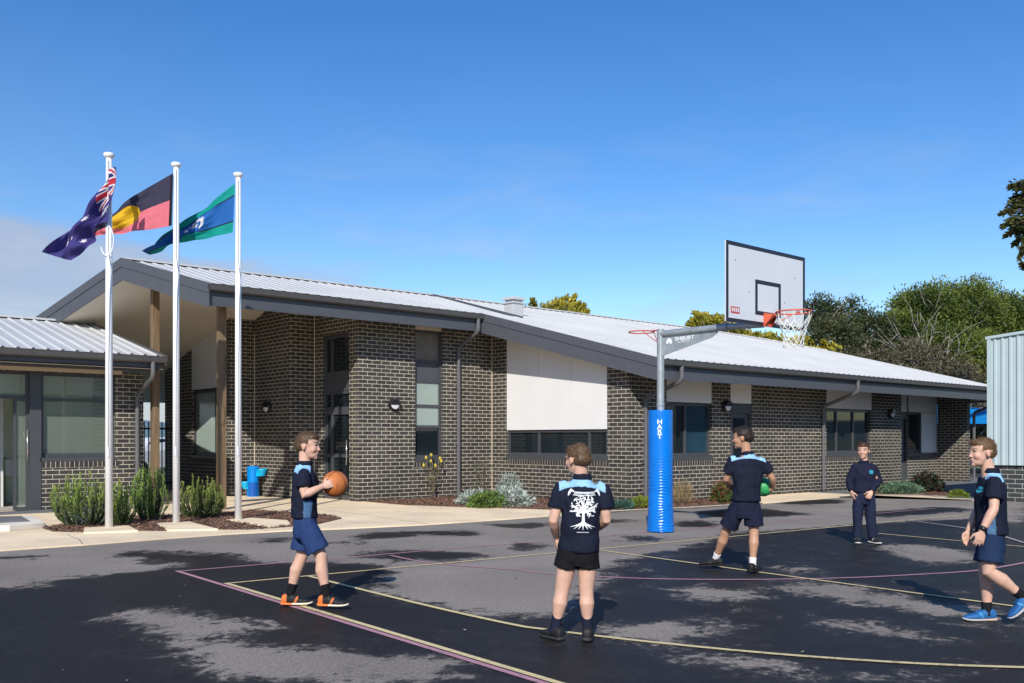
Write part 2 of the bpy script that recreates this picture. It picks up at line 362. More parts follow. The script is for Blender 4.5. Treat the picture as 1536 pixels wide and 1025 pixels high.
# ------------------------------------------------------------------ ground, court, paths
mb = MB(); mb.quad((-1500, -1500, -.03), (1500, -1500, -.03), (1500, 1500, -.03), (-1500, 1500, -.03)); structure(mb.build('ground', M['ground']))
DRY= [[(1.92, 9.72), (2.35, 9.47), (2.54, 9.85), (2.93, 9.94), (3.22, 9.84), (3.59, 9.94), (3.74, 9.87), (3.97, 9.74), (4.71, 11.16), (4.99, 10.92), (4.73, 9.53), (5.1, 9.39), (5.45, 9.27), (5.66, 8.9), (5.51, 8.16), (4.81, 7.45), (4.62, 6.99), (4.6, 6.24), (4.8, 5.48), (5.79, 6.33), (5.65, 5.97), (5.02, 5.29), (5.57, 5.6), (6.51, 6.23), (7.49, 6.93), (7.99, 7.24), (8.73, 7.42), (10.03, 7.73), (11.39, 8.3), (12.42, 8.07), (13.95, 7.84), (16.09, 7.21), (15.79, 5.85), (31.34, 11.61), (20.93, 23.92), (-8, 23), (-8, 9.5)], [(2.49, 7.5), (2.73, 7.78), (3.0, 7.85), (2.89, 7.43), (2.91, 7.14), (3.01, 6.88), (3.31, 6.61), (3.21, 6.36), (2.86, 6.2), (2.71, 6.04), (2.7, 5.86), (2.94, 5.64), (3.17, 5.38), (3.31, 5.01), (3.39, 4.76), (3.65, 4.83), (3.59, 4.52), (3.55, 4.34), (3.3, 4.15), (2.24, 5.08), (2.33, 5.52), (2.33, 5.87), (2.4, 6.18), (2.58, 6.45), (2.57, 6.92), (2.44, 7.11)], [(5.71, 6.53), (5.79, 6.33), (5.65, 5.97), (5.02, 5.29), (4.83, 5.28), (4.84, 5.54)], [(5.14, 4.92), (5.34, 4.83), (5.42, 4.42), (5.4, 4.05), (5.28, 3.87), (5.07, 3.91), (4.94, 4.17), (4.89, 4.43), (4.79, 4.59)], [(6.64, 5.34), (7.09, 5.58), (7.22, 5.34), (7.12, 4.8), (6.92, 4.63), (6.64, 4.7), (6.52, 5.03)], [(5.75, 4.65), (6.02, 4.51), (5.93, 4.14), (5.71, 4.01), (5.59, 4.19), (5.65, 4.48)], [(6.5, 3.99), (6.66, 3.86), (6.51, 3.55), (6.71, 3.38), (6.62, 2.99), (6.45, 2.91), (6.32, 3.1), (6.25, 3.39), (6.3, 3.65)], [(4.68, 4.39), (4.88, 4.15), (4.89, 3.87), (5.06, 3.53), (5.03, 3.27), (4.96, 3.0), (5.29, 2.56), (5.32, 2.38), (4.76, 2.88), (4.78, 3.11), (4.73, 3.42), (4.64, 3.73), (4.69, 4.05)], [(7.86, 5.18), (8.21, 4.79), (7.98, 4.17), (7.86, 3.39), (7.63, 2.91), (7.36, 2.73), (7.21, 2.67), (7.22, 2.9), (7.5, 3.5), (7.42, 3.87), (7.49, 4.53)], [(11.45, 5.98), (12.01, 5.9), (11.78, 5.12), (11.32, 4.73), (10.44, 4.53), (10.38, 4.84), (10.87, 5.47)], [(8.85, 5.92), (8.99, 5.44), (8.71, 5.04), (8.53, 5.35)], [(5.29, 2.98), (5.6, 2.71), (5.78, 2.39), (5.65, 2.34), (5.44, 2.63)]]
WET= [[(2.77, 12.3), (3.32, 11.9), (3.25, 11.63), (2.67, 11.86)], [(3.92, 11.76), (4.47, 11.6), (4.46, 10.95), (4.05, 9.94), (3.8, 10.53)], [(5.9, 12.18), (6.31, 12.0), (6.24, 11.48), (5.65, 11.46)], [(7.04, 11.6), (8.3, 11.68), (8.1, 11.05), (6.92, 10.89), (6.91, 11.3)], [(8.3, 11.33), (8.95, 11.11), (8.59, 10.44), (7.93, 10.59)], [(6.18, 9.88), (6.8, 9.56), (7.21, 8.76), (6.69, 8.19), (6.1, 8.9), (5.95, 9.43)], [(9.59, 11.65), (10.13, 11.58), (9.56, 10.93)], [(6.52, 11.08), (6.82, 10.81), (6.55, 10.47), (6.33, 10.76)], [(9.94, 11.35), (10.75, 11.45), (10.28, 10.82), (9.32, 10.65)], [(11.9, 11.32), (12.19, 10.8), (11.48, 10.4), (11.31, 10.71)], [(12.38, 10.02), (13.11, 9.82), (12.19, 9.0), (11.49, 9.24)], [(14.43, 11.12), (16.12, 10.78), (15.34, 9.28), (13.82, 9.65), (13.55, 10.15)], [(8.18, 9.35), (8.6, 9.09), (8.0, 8.52), (7.58, 8.66)], [(10.15, 9.39), (10.16, 8.76), (10.33, 8.3), (9.31, 8.37)], [(16.28, 8.96), (19.27, 8.64), (18.85, 7.8), (15.56, 8.12)], [(15.04, 7.28), (16.78, 7.06), (16.42, 6.08), (14.31, 6.42)], [(18.36, 11.93), (19.91, 11.2), (18.67, 10.5), (17.16, 11.0)]]
def inside(px, py, poly):
    r = np.zeros(px.shape, bool); n = len(poly)
    for i in range(n):
        x0, y0 = poly[i]; x1, y1 = poly[(i + 1) % n]
        if y0 == y1: continue
        c = (y0 > py) != (y1 > py)
        r ^= c & (px < (x1 - x0) * (py - y0) / (y1 - y0) + x0)
    return r
def asphalt():
    xs = np.concatenate([[-60, -30], np.arange(-4, 24.01, .1), [30, 45]]); ys = np.concatenate([[-40, -20, -8], np.arange(0, 13.6, .1), [14, 18]])
    X, Y = np.meshgrid(xs, ys); w = np.where(X > 6.3, .86, .97)
    for p in DRY: w[inside(X, Y, p)] = 0
    for p in WET: w[inside(X, Y, p)] = 1
    k = np.exp(-np.arange(-4, 5) ** 2 / 9.0); k /= k.sum()
    for ax in (0, 1): w = np.apply_along_axis(lambda q: np.convolve(np.pad(q, 4, 'edge'), k, 'valid'), ax, w)
    ny, nx = X.shape
    vs = np.stack([X, Y, np.zeros_like(X)], -1).reshape(-1, 3)
    i = np.arange((ny - 1) * (nx - 1)); a = (i // (nx - 1)) * nx + i % (nx - 1)
    me = bpy.data.meshes.new('asphalt'); me.from_pydata(vs.tolist(), [], np.stack([a, a + 1, a + nx + 1, a + nx], 1).tolist())
    at = me.attributes.new('wet', 'FLOAT', 'POINT'); at.data.foreach_set('value', w.ravel().astype(np.float32))
    me.materials.append(M['asphalt']); o = bpy.data.objects.new('asphalt_court', me); COL.objects.link(o); structure(o)
asphalt()
def ribbon(mb, pts, w, z, sm=1, mi=0):
    P = [V3((x, y, 0)) for x, y in pts]
    if sm > 1:
        Q = []
        for i in range(len(P) - 1):
            p0, p1, p2, p3 = P[max(i - 1, 0)], P[i], P[i + 1], P[min(i + 2, len(P) - 1)]
            for k in range(sm):
                t = k / sm
                Q.append(.5 * ((2 * p1) + (p2 - p0) * t + (2 * p0 - 5 * p1 + 4 * p2 - p3) * t * t + (3 * p1 - p0 - 3 * p2 + p3) * t ** 3))
        P = Q + [P[-1]]
    L, R = [], []
    for i, p in enumerate(P):
        t = (P[min(i + 1, len(P) - 1)] - P[max(i - 1, 0)]).normalized(); n = V3((-t.y, t.x, 0)) * w / 2
        L.append((p.x + n.x, p.y + n.y, z)); R.append((p.x - n.x, p.y - n.y, z))
    for i in range(len(P) - 1): mb.quad(R[i], R[i + 1], L[i + 1], L[i], mi)
pink=[[(3.83, 9.62), (18.53, 8.50)], [(3.83, 9.66), (3.62, 3.93), (3.53, 1.4)], [(6.24, 9.31), (6.18, 8.75), (6.21, 8.3), (6.51, 7.44), (6.63, 6.92), (7.08, 6.1), (7.76, 5.42), (8.6, 4.83), (9.49, 4.42), (10.14, 4.2), (11.12, 4.12), (12.34, 4.09)]]
yel=[[(3.85, 8.5), (17.48, 7.42)], [(3.85, 8.53), (3.68, 3.88), (3.59, 1.4)], [(4.67, 8.42), (4.61, 7.26), (4.57, 6.1), (4.58, 5.23), (4.64, 4.93), (4.87, 4.2), (5.22, 3.39), (5.62, 2.72), (6.02, 2.23), (6.47, 1.79)], [(8.45, 8.03), (8.28, 5.58), (8.16, 3.02), (8.1, 1.5)], [(12.98, 6.78), (12.77, 4.73)]]
mb = MB()
ribbon(mb, pink[0], .045, .004, mi=0); ribbon(mb, pink[1], .05, .0045, mi=0); ribbon(mb, pink[2], .045, .005, 6, 0)
ribbon(mb, yel[0], .045, .006, mi=1); ribbon(mb, yel[1], .05, .0065, mi=1); ribbon(mb, yel[2], .05, .007, 6, 1); ribbon(mb, yel[3], .045, .0075, mi=1); ribbon(mb, yel[4], .045, .008, mi=1)
ribbon(mb, [(15.49, 7.73), (15.18, 7.0), (14.69, 6.23), (14.01, 5.51), (13.26, 4.91)], .045, .0085, 4, 2); ribbon(mb, [(17.79, 7.23), (18.14, 6.72)], .045, .009, mi=2)
structure(mb.build('court_line', [M['pink_line'], M['yel_line'], M['white_line']]))

EDGE= [(-9, 12.6), (2.0, 12.77), (2.88, 12.77), (3.35, 12.78), (3.84, 12.76), (4.97, 12.85), (5.84, 12.85), (6.7, 12.73), (7.43, 12.5), (8.8, 12.2), (10.55, 12.12), (11.64, 12.15), (12.83, 12.05), (13.91, 11.91), (14.8, 11.7), (15.91, 11.59), (17.15, 11.55), (20.36, 11.6), (21.69, 11.32), (22.3, 10.57), (21.8, 9.42), (21.5, 8.99)]
BEDB= [(11.04, 17.45), (11.06, 15.9), (11.61, 14.73), (12.29, 13.41), (12.6, 12.7), (13.0, 12.25), (14.04, 12.04), (14.97, 11.83), (16.1, 11.72), (16.95, 11.70), (17.3, 11.9), (17.5, 13.05), (14.72, 13.06), (14.66, 17.45)]
BEDA= [(4.05, 15.4), (4.02, 14.75), (4.32, 14.36), (4.86, 14.14), (5.34, 13.73), (5.98, 13.44), (6.33, 13.16), (6.93, 13.16), (7.59, 13.32), (8.38, 13.96), (8.6, 14.68), (8.5, 15.15), (8.36, 15.89), (8.1, 16.67), (7.42, 16.6), (6.4, 16.65), (5.66, 16.97), (4.75, 16.29)]
PADS= [[(4.26, 14.13), (4.95, 13.9), (5.12, 14.82), (4.5, 14.9)], [(5.3, 13.72), (5.93, 13.38), (6.1, 14.9), (5.6, 14.95)], [(6.72, 14.85), (6.66, 13.17), (7.1, 13.35), (7.41, 14.04), (7.2, 14.9)]]
BEDC= [(22.96, 12.5), (22.0, 11.55), (22.4, 10.65), (22.3, 10.3), (23.0, 9.9), (24.0, 10.6), (26.3, 12.0), (26.3, 13.0), (24.6, 13.0)]
mb = MB(); mb.slab(EDGE + [(21.5, 30), (-9, 30)], -.02, .02); structure(mb.build('footpath', M['concrete']))
mb = MB(); mb.slab([(22.3, 10.57), (21.69, 11.32), (21.4, 11.5), (21.4, 30), (34, 30), (34, 6), (21.5, 8.99), (21.8, 9.42)], -.02, .016); structure(mb.build('path', M['paver']))
mb = MB(); ribbon(mb, [(12.9, 12.05), (13.91, 11.93), (14.8, 11.72), (15.91, 11.61), (17.15, 11.57)], .12, .028, 3)
ribbon(mb, [(20.36, 11.6), (21.69, 11.32), (22.35, 10.57), (21.8, 9.42), (21.5, 8.99)], .12, .028, 3)
structure(mb.build('kerb', M['kerb']))
mb = MB()
for k, p in enumerate((BEDA, BEDB, BEDC)): mb.slab(p, 0, .03)
structure(mb.build('garden_bed', M['mulch']))
mb = MB()
for p in PADS: mb.slab(p, 0, .045)
structure(mb.build('paving_pad', M['concrete'], bevel=.008))
mb = MB(); mb.box(-2, 7.0, 18.62, 19.4, .0, .026); structure(mb.build('paved_strip', M['paver']))
mb = MB()
for q in ([(3.84, 12.78), (3.98, 13.4), (4.05, 14.2)], [(8.9, 12.22), (9.1, 14.5), (9.2, 17.5)], [(6.45, 12.82), (6.5, 13.2)], [(2.0, 17.9), (6.0, 17.9), (8.2, 17.9), (10.9, 17.9)], [(19.5, 11.62), (19.5, 13.08)]): ribbon(mb, q, .012, .0215)
structure(mb.build('path_joint', M['paver']))
# bark chips lying in the beds, uncountable
def chips():
    vs = []; fs = []; cs = []
    for p in (BEDA, BEDB, BEDC):
        A = np.array(p); lo = A.min(0); hi = A.max(0); n = int(np.prod(hi - lo) * 330)
        q = RNG.uniform(lo, hi, (n, 2)); q = q[inside(q[:, 0], q[:, 1], p)]
        ok = np.ones(len(q), bool)
        for pad in PADS: ok &= ~inside(q[:, 0], q[:, 1], pad)
        for x, y in q[ok]:
            a, l, w, t = RNG.uniform(0, 6.28), RNG.uniform(.012, .035), RNG.uniform(.005, .012), RNG.uniform(-.5, .5)
            d = V3((math.cos(a), math.sin(a), t * .7)) * l; s = V3((-math.sin(a), math.cos(a), RNG.uniform(-.4, .4))) * w; c = V3((x, y, .04 + RNG.uniform(0, .012)))
            o = len(vs); vs += [c - d - s, c + d - s, c + d + s, c - d + s]; fs.append((o, o + 1, o + 2, o + 3))
            b = RNG.uniform(.3, 1.5); cs += [(.25 * b, .135 * b, .09 * b)] * 4
    me = bpy.data.meshes.new('bark_chips'); me.from_pydata([tuple(v) for v in vs], [], fs); col_attr(me, np.array(cs)); me.materials.append(M['shoe'])
    o = bpy.data.objects.new('bark_chips', me); COL.objects.link(o); tag(o, kind='stuff')
chips()
def litter():
    vs = []; fs = []; cs = []
    for k in range(420):
        x, y = RNG.uniform(1.5, 20), RNG.uniform(2, 12.5)
        if k % 3 == 0: x, y = RNG.uniform(2.5, 14), RNG.uniform(11.2, 16)
        a, l, w = RNG.uniform(0, 6.28), RNG.uniform(.008, .022), RNG.uniform(.004, .010); z = .026 if y > 11.9 else .010
        d = V3((math.cos(a), math.sin(a), RNG.uniform(-.2, .2))) * l; s = V3((-math.sin(a), math.cos(a), RNG.uniform(-.3, .3))) * w; c = V3((x, y, z + .006)); o = len(vs)
        vs += [c - d, c + s, c + d, c - s]; fs.append((o, o + 1, o + 2, o + 3)); b = RNG.uniform(.4, 1.4); cs += [np.array(((.16, .10, .05), (.30, .27, .22), (.07, .06, .03))[k % 3]) * b] * 4
    me = bpy.data.meshes.new('leaf_litter'); me.from_pydata([tuple(v) for v in vs], [], fs); col_attr(me, np.array(cs)); me.materials.append(M['shoe'])
    o = bpy.data.objects.new('leaf_litter', me); COL.objects.link(o); tag(o, kind='stuff')
litter()
t = thing('access_cover', (3.7, 16.3, 0), 'pale concrete pit surround with grey lid beside the path at the left edge', 'access cover')
mb = MB(); mb.slab([(3.1, 15.5), (3.5, 17.3), (4.3, 16.9), (4.1, 15.45), (3.55, 15.2)], .02, .11); mb.build('surround', M['kerb'], t, bevel=.01)
mb = MB(); mb.slab([(3.2, 15.75), (3.5, 17.1), (4.1, 16.8), (3.95, 15.7)], .11, .122); mb.build('lid', M['paver'], t)
# far hills
mb = MB()
pts = []
for i in range(81):
    a = math.radians(-30 + i * 2.6); r = 1300; h = 26 + 20 * noise.noise(V3((i * .21, 3, 0))) + 9 * noise.noise(V3((i * .7, 9, 0)))
    pts.append((r * math.cos(a), r * math.sin(a), h))
for a, b in zip(pts, pts[1:]):
    mb.quad((a[0], a[1], -1), (b[0], b[1], -1), b, a); mb.quad(a, b, (b[0] * 1.2, b[1] * 1.2, -1), (a[0] * 1.2, a[1] * 1.2, -1))
structure(mb.build('hills', M['hill']))

# ------------------------------------------------------------------ building helpers
class WF:      # a wall frame: axis along x (faces -y) or along y (faces -x); pt(s, z, o) with o outward
    def __init__(s, ax, pl): s.ax = ax; s.pl = pl
    def pt(s, a, z, o=0.): return (a, s.pl - o, z) if s.ax == 'x' else (s.pl - o, a, z)
    def box(s, mb, a0, a1, z0, z1, o0, o1, mi=0, top=None):
        def zt(a): return top(a) if top else z1
        p = [s.pt(a0, z0, o1), s.pt(a1, z0, o1), s.pt(a1, z0, o0), s.pt(a0, z0, o0), s.pt(a0, zt(a0), o1), s.pt(a1, zt(a1), o1), s.pt(a1, zt(a1), o0), s.pt(a0, zt(a0), o0)]
        if s.ax == 'y': p = [p[1], p[0], p[3], p[2], p[5], p[4], p[7], p[6]]
        return mb.hexa(p, mi)
def wall(parent, wf, a0, a1, top, holes=(), th=.2, mat='brick', name='wall', z0=0.):
    """wall of cells round its openings; top is a number or a function of the run"""
    tf = top if callable(top) else (lambda a: top)
    A = sorted({a0, a1, *[h[0] for h in holes], *[h[1] for h in holes]}); A = [a for a in A if a0 <= a <= a1]
    Z = sorted({z0, *[h[2] for h in holes], *[h[3] for h in holes if h[3] < 50]}); Z = [z for z in Z if z < min(tf(a0), tf(a1)) - .02] + [99]
    def hole(i, j):
        if i < 0 or j < 0 or i >= len(A) - 1 or j >= len(Z) - 1: return None
        a, z = (A[i] + A[i + 1]) / 2, (Z[j] + min(Z[j + 1], Z[j] + .2)) / 2
        return any(h[0] < a < h[1] and h[2] < z < h[3] for h in holes)
    mb = MB()
    for i in range(len(A) - 1):
        for j in range(len(Z) - 1):
            if hole(i, j): continue
            b0, b1 = A[i], A[i + 1]
            za = Z[j]; t0, t1 = (tf(b0), tf(b1)) if Z[j + 1] == 99 else (Z[j + 1], Z[j + 1])
            P = wf.pt
            f = [P(b0, za, 0), P(b1, za, 0), P(b1, t1, 0), P(b0, t0, 0)]; k = [P(b0, za, -th), P(b1, za, -th), P(b1, t1, -th), P(b0, t0, -th)]
            mb.quad(*f); mb.quad(*k[::-1])
            if hole(i, j + 1) is not False: mb.quad(f[3], f[2], k[2], k[3])
            if hole(i, j - 1) is not False: mb.quad(k[0], k[1], f[1], f[0])
            if hole(i - 1, j) is not False: mb.quad(k[0], f[0], f[3], k[3])
            if hole(i + 1, j) is not False: mb.quad(f[1], k[1], k[2], f[2])
    return mb.build(name, M[mat], parent)
def window(parent, wf, a0, a1, z0, z1, mull=(), trans=(), glass='dark_glass', rec=.07, fw=.05, panes=None, sill=True, name='window', frame='frame'):
    """frame > panes > sill, set back in the wall opening"""
    mb = MB(); o1 = -rec; o0 = -rec - .07
    wf.box(mb, a0, a0 + fw, z0, z1, o0, o1); wf.box(mb, a1 - fw, a1, z0, z1, o0, o1)
    wf.box(mb, a0 + fw, a1 - fw, z1 - fw, z1, o0, o1); wf.box(mb, a0 + fw, a1 - fw, z0, z0 + fw * 1.3, o0, o1)
    for m in mull: wf.box(mb, m - fw / 2, m + fw / 2, z0 + fw * 1.3, z1 - fw, o0, o1 - .004)
    for z in trans: wf.box(mb, a0 + fw, a1 - fw, z - fw / 2, z + fw / 2, o0 + .006, o1 - .008)
    f = mb.build(name, M[frame], parent)
    A = [a0 + fw] + [m for m in sorted(mull)] + [a1 - fw]; Z = [z0 + fw * 1.3] + sorted(trans) + [z1 - fw]
    k = 0
    for i in range(len(A) - 1):
        for j in range(len(Z) - 1):
            mb = MB(); g = glass if panes is None else panes.get((i, j), glass)
            wf.box(mb, A[i] + .002, A[i + 1] - .002, Z[j] + .002, Z[j + 1] - .002, o0 + .022 + .003 * k, o0 + .03 + .003 * k)
            mb.build('pane', M[g], f); k = 0
    if sill:
        mb = MB(); wf.box(mb, a0 - .02, a1 + .02, z0 - .075, z0 - .002, -.14, .012)
        mb.build('sill', M['frame'], f)
    return f
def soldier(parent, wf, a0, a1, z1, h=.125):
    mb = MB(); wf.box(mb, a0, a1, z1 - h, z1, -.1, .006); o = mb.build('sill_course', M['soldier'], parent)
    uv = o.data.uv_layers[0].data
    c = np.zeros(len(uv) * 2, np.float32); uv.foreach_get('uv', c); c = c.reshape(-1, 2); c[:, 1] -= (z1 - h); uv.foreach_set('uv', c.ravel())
def panel(parent, wf, a0, a1, z0, top, joints=(), mat='panel', o=.0, name='cladding_panel'):
    A = [a0] + list(joints) + [a1]; tf = top if callable(top) else None
    mb = MB()
    for i in range(len(A) - 1):
        l, r = A[i] + (.005 if i else 0), A[i + 1] - (.005 if i < len(A) - 2 else 0)
        wf.box(mb, l, r, z0, None if tf else top, o - .03, o, top=tf)
    f = mb.build(name, M[mat], parent)
    if joints:
        b = MB(); wf.box(b, a0 + .002, a1 - .002, z0 + .004, None if tf else top - .004, o - .05, o - .032, top=(lambda a: tf(a) - .004) if tf else None); b.build('panel_backing', M['frame'], f)
    return f
def wall_light(parent, wf, a, z, r=.135):
    mb = MB(); n = V3(wf.pt(0, 0, 1)) - V3(wf.pt(0, 0, 0)); c = V3(wf.pt(a, z, 0))
    mb.lathe([(0, .0), (r, .0), (r, .055), (r * .93, .075), (r * .80, .085), (0, .085)], c, 28, axis=n); L = mb.build('wall_light', M['black'], parent, smooth=True, auto=True)
    # lower half lens, upper half hood
    side = n.cross(V3((0, 0, 1)))
    lens = MB(); q = [math.pi + math.pi * k / 20 for k in range(21)]; rr = r * .77
    def arc(o, k): return [c + n * o + side * (k * rr * math.cos(x)) + V3((0, 0, k * rr * math.sin(x) - .004)) for x in q]
    lens.loft([arc(.086, 1), arc(.10, .93), arc(.108, .6)]); lens.build('lens', M['lens'], L)
    hood = MB()
    def arc2(o, k): return [c + n * o + side * (k * r * .93 * math.cos(x)) + V3((0, 0, -k * r * .93 * math.sin(x) + .002)) for x in q]
    hood.loft([arc2(.07, 1), arc2(.13, .95), arc2(.132, .5)]); hood.build('hood', M['black'], L)
    return L
def downpipe(parent, x, yg, zg, yw, xw=None, z1=.05):
    xw = x if xw is None else xw; r = .045
    def bend(a, b, c, n=5):
        a, b, c = V3(a), V3(b), V3(c); return [a * (1 - t) ** 2 + b * 2 * t * (1 - t) + c * t * t for t in [k / n for k in range(n + 1)]]
    p1 = V3((x, yg, zg)); k1 = V3((x, yg, zg - .30)); k2 = V3((xw, yw, zg - .52 - .12 * abs(yw - yg))); p2 = V3((xw, yw, z1))
    d = (k2 - k1).normalized() * .09
    pts = [p1] + bend(k1 + V3((0, 0, .09)), k1, k1 + d) + bend(k2 - d, k2, k2 - V3((0, 0, .09))) + [p2]
    mb = MB(); mb.tube(pts, r, 14, ref=(1, 0, 0)); o = mb.build('downpipe', M['pipe'], parent, smooth=True, auto=True)
    for z in (zg * .3, zg * .62): b = MB(); b.box(xw - .06, xw + .06, yw - .02, yw + .065, z, z + .03); b.build('pipe_bracket', M['pipe'], o)
    return o

# ------------------------------------------------------------------ the long brick school building
def RT(y): return 2.97 + .275 * (y - 12.2)        # upper face of the front roof slope
def UN(y): return RT(y) - .40                     # lining under it
school = thing('school_building', (14.7, 13.1, 0), 'long dark brick school building with pale metal roof and white wall panels', 'building')
AX = lambda y: WF('x', y)
BY = lambda x: WF('y', x)
w_main, w_pier, w_a, w_b, w_c, w_d = AX(17.53), BY(10.92), AX(19.4), BY(10.31), AX(21.2), BY(9.67)
wall(school, w_main, 10.92, 14.7, UN(17.53), [(12.43, 13.22, .86, 3.97)])
wall(school, w_pier, 17.735, 19.39, UN, [(17.887, 19.07, 0, 3.72)], th=.2)
wall(school, w_a, 10.31, 10.915, UN(19.4) - .002)
wall(school, w_b, 19.605, 21.19, lambda y: min(UN(y), UN(20) + .0), [])
wall(school, w_c, 9.67, 10.305, UN(20.0))
wall(school, w_d, 21.405, 25.2, lambda y: UN(20.0) - .27 * (y - 20.0) + .05, [(21.45, 23.44, .92, 99)])
w_pan, w_rw, w_rec, w_end = BY(14.7), AX(13.1), AX(14.06), BY(30.79)
wall(school, w_pan, 13.305, 17.525, UN, [(13.73, 16.97, .92, 99)])
wall(school, w_rw, 14.7, 26.41, UN(13.1), [(15.89, 17.49, .92, 99), (18.19, 19.03, 0, 99), (22.36, 24.72, .92, 99)])
wall(school, BY(26.41 - .2), 13.305, 14.05, UN, th=.2)
wall(school, w_rec, 26.215, 30.785, UN(14.06), [(27.72, 28.74, 0, 99), (28.80, 30.78, .86, 99)])
wall(school, w_end, 13.105, 14.055, UN, th=.22)
mb = MB(); mb.box(30.79, 31.0, 14.27, 27.6, 0, 2.9); mb.box(11.2, 31.0, 27.6, 27.8, 0, 2.8); mb.box(9.88, 11.4, 25.0, 25.2, 0, 3.3); mb.box(11.2, 11.4, 25.2, 27.6, 0, 3.0); mb.build('wall', M['brick'], school)
# main front window: cream head, top light, spandrel, blinds
panel(school, w_main, 12.43, 13.22, 3.87, 3.97, mat='cream', o=-.05, name='head_panel')
f = window(school, w_main, 12.43, 13.22, .93, 3.868, trans=(1.66, 2.135, 2.70, 3.16), fw=.06, panes={(0, 0): 'dark_glass', (0, 1): 'blind_glass', (0, 2): 'blind_glass', (0, 3): 'charcoal', (0, 4): 'reflection_tone'})
soldier(school, w_main, 12.38, 13.27, .855)
# glazed entry in the side of the pier
mb = MB(); w_pier.box(mb, 17.89, 19.07, 2.45, 2.80, -.15, -.06); mb.build('spandrel', M['frame'], school)
window(school, w_pier, 17.89, 19.07, 2.8, 3.71, mull=(18.75,), fw=.07, sill=False)
window(school, w_pier, 17.89, 19.07, 2.0, 2.45, mull=(18.75,), fw=.07, sill=False)
dr = window(school, w_pier, 17.89, 19.07, .02, 2.0, mull=(18.75,), trans=(1.0,), fw=.08, sill=False, name='glazed_door')
mb = MB(); mb.tube([w_pier.pt(18.0, .8, 0), w_pier.pt(18.0, 1.35, 0)], .014, 8); mb.build('handle', M['steel'], dr, smooth=True)
# window and raked panel in the courtyard wall
window(school, w_d, 21.45, 23.44, .97, 2.60, mull=(22.15,), fw=.06, panes={(1, 0): 'blind_glass'})
soldier(school, w_d, 21.42, 23.5, .89)
panel(school, w_d, 21.45, 23.44, 2.62, lambda y: UN(20.0) - .27 * (y - 20.0) + .045, (22.4,), o=-.01)
# white panels over the strip window
panel(school, w_pan, 13.73, 16.97, 1.585, lambda y: UN(y) - .002, (14.778, 15.87), o=.012)
window(school, w_pan, 13.73, 16.97, .985, 1.578, mull=(14.29, 15.9), fw=.055, rec=.03)
soldier(school, w_pan, 13.68, 17.0, .905)
# right wing openings
window(school, w_rw, 15.89, 17.49, .985, 2.165, mull=(16.62,), fw=.06, panes={(1, 0): 'navy_glass'})
panel(school, w_rw, 15.89, 17.49, 2.18, UN(13.1) - .002, o=-.012); soldier(school, w_rw, 15.85, 17.55, .905)
window(school, w_rw, 22.36, 24.72, .985, 2.165, mull=(22.99, 23.85), fw=.06)
panel(school, w_rw, 22.36, 24.72, 2.18, UN(13.1) - .002, o=-.012); soldier(school, w_rw, 22.3, 24.78, .905)
panel(school, w_rw, 18.19, 19.03, 2.21, UN(13.1) - .002, o=-.012)
def door(wf, a0, a1, zt, glaz):
    mb = MB(); fw = .06
    wf.box(mb, a0, a0 + fw, 0, zt, -.16, -.02); wf.box(mb, a1 - fw, a1, 0, zt, -.16, -.02); wf.box(mb, a0 + fw, a1 - fw, zt - .22, zt, -.16, -.021)
    d = mb.build('door', M['frame'], school)
    mb = MB(); wf.box(mb, a0 + fw, a1 - fw, .02, zt - .22, -.13, -.07); mb.build('door_leaf', M['charcoal'], d)
    if glaz:
        mb = MB(); wf.box(mb, a0 + .2, a1 - .2, .95, zt - .34, -.069, -.06); mb.build('pane', M['dark_glass'], d)
    mb = MB(); mb.tube([wf.pt(a1 - .13, 1.02, -.07), wf.pt(a1 - .13, 1.02, -.02), wf.pt(a1 - .25, 1.02, -.02)], .011, 8); mb.build('handle', M['steel'], d, smooth=True)
door(w_rw, 18.19, 19.03, 2.20, True); door(w_rec, 27.72, 28.74, 2.22, False)
window(school, w_rec, 28.80, 29.72, .93, 2.21, fw=.07, panes={(0, 0): 'dark_glass'})
panel(school, w_rec, 29.72, 30.78, .93, 2.21, o=-.014); panel(school, w_rec, 27.72, 30.78, 2.225, UN(14.06) - .002, (29.72,), o=-.012)
mb = MB(); w_rec.box(mb, 29.74, 30.785, .855, .928, -.13, .012); mb.build('sill', M['frame'], school); soldier(school, w_rec, 28.8, 30.78, .852)
for wf, a, z in ((w_main, 11.83, 2.14), (w_b, 20.45, 2.12), (w_rw, 17.98, 2.13), (w_rw, 25.74, 2.10)): wall_light(school, wf, a, z)
# vertical movement joint and cream mastic in the corners
mb = MB(); w_main.box(mb, 11.475, 11.487, .0, UN(17.53) - .01, -.02, .003); mb.build('movement_joint', M['charcoal'], school)
for q in ((14.682, 14.699, 17.514, 17.529, 0, UN(17.5)), (10.902, 10.919, 19.384, 19.399, 0, UN(19.3)), (10.292, 10.309, 21.184, 21.199, 0, 3.9)): mb = MB(); mb.box(*q); mb.build('corner_joint', M['cream'], school)

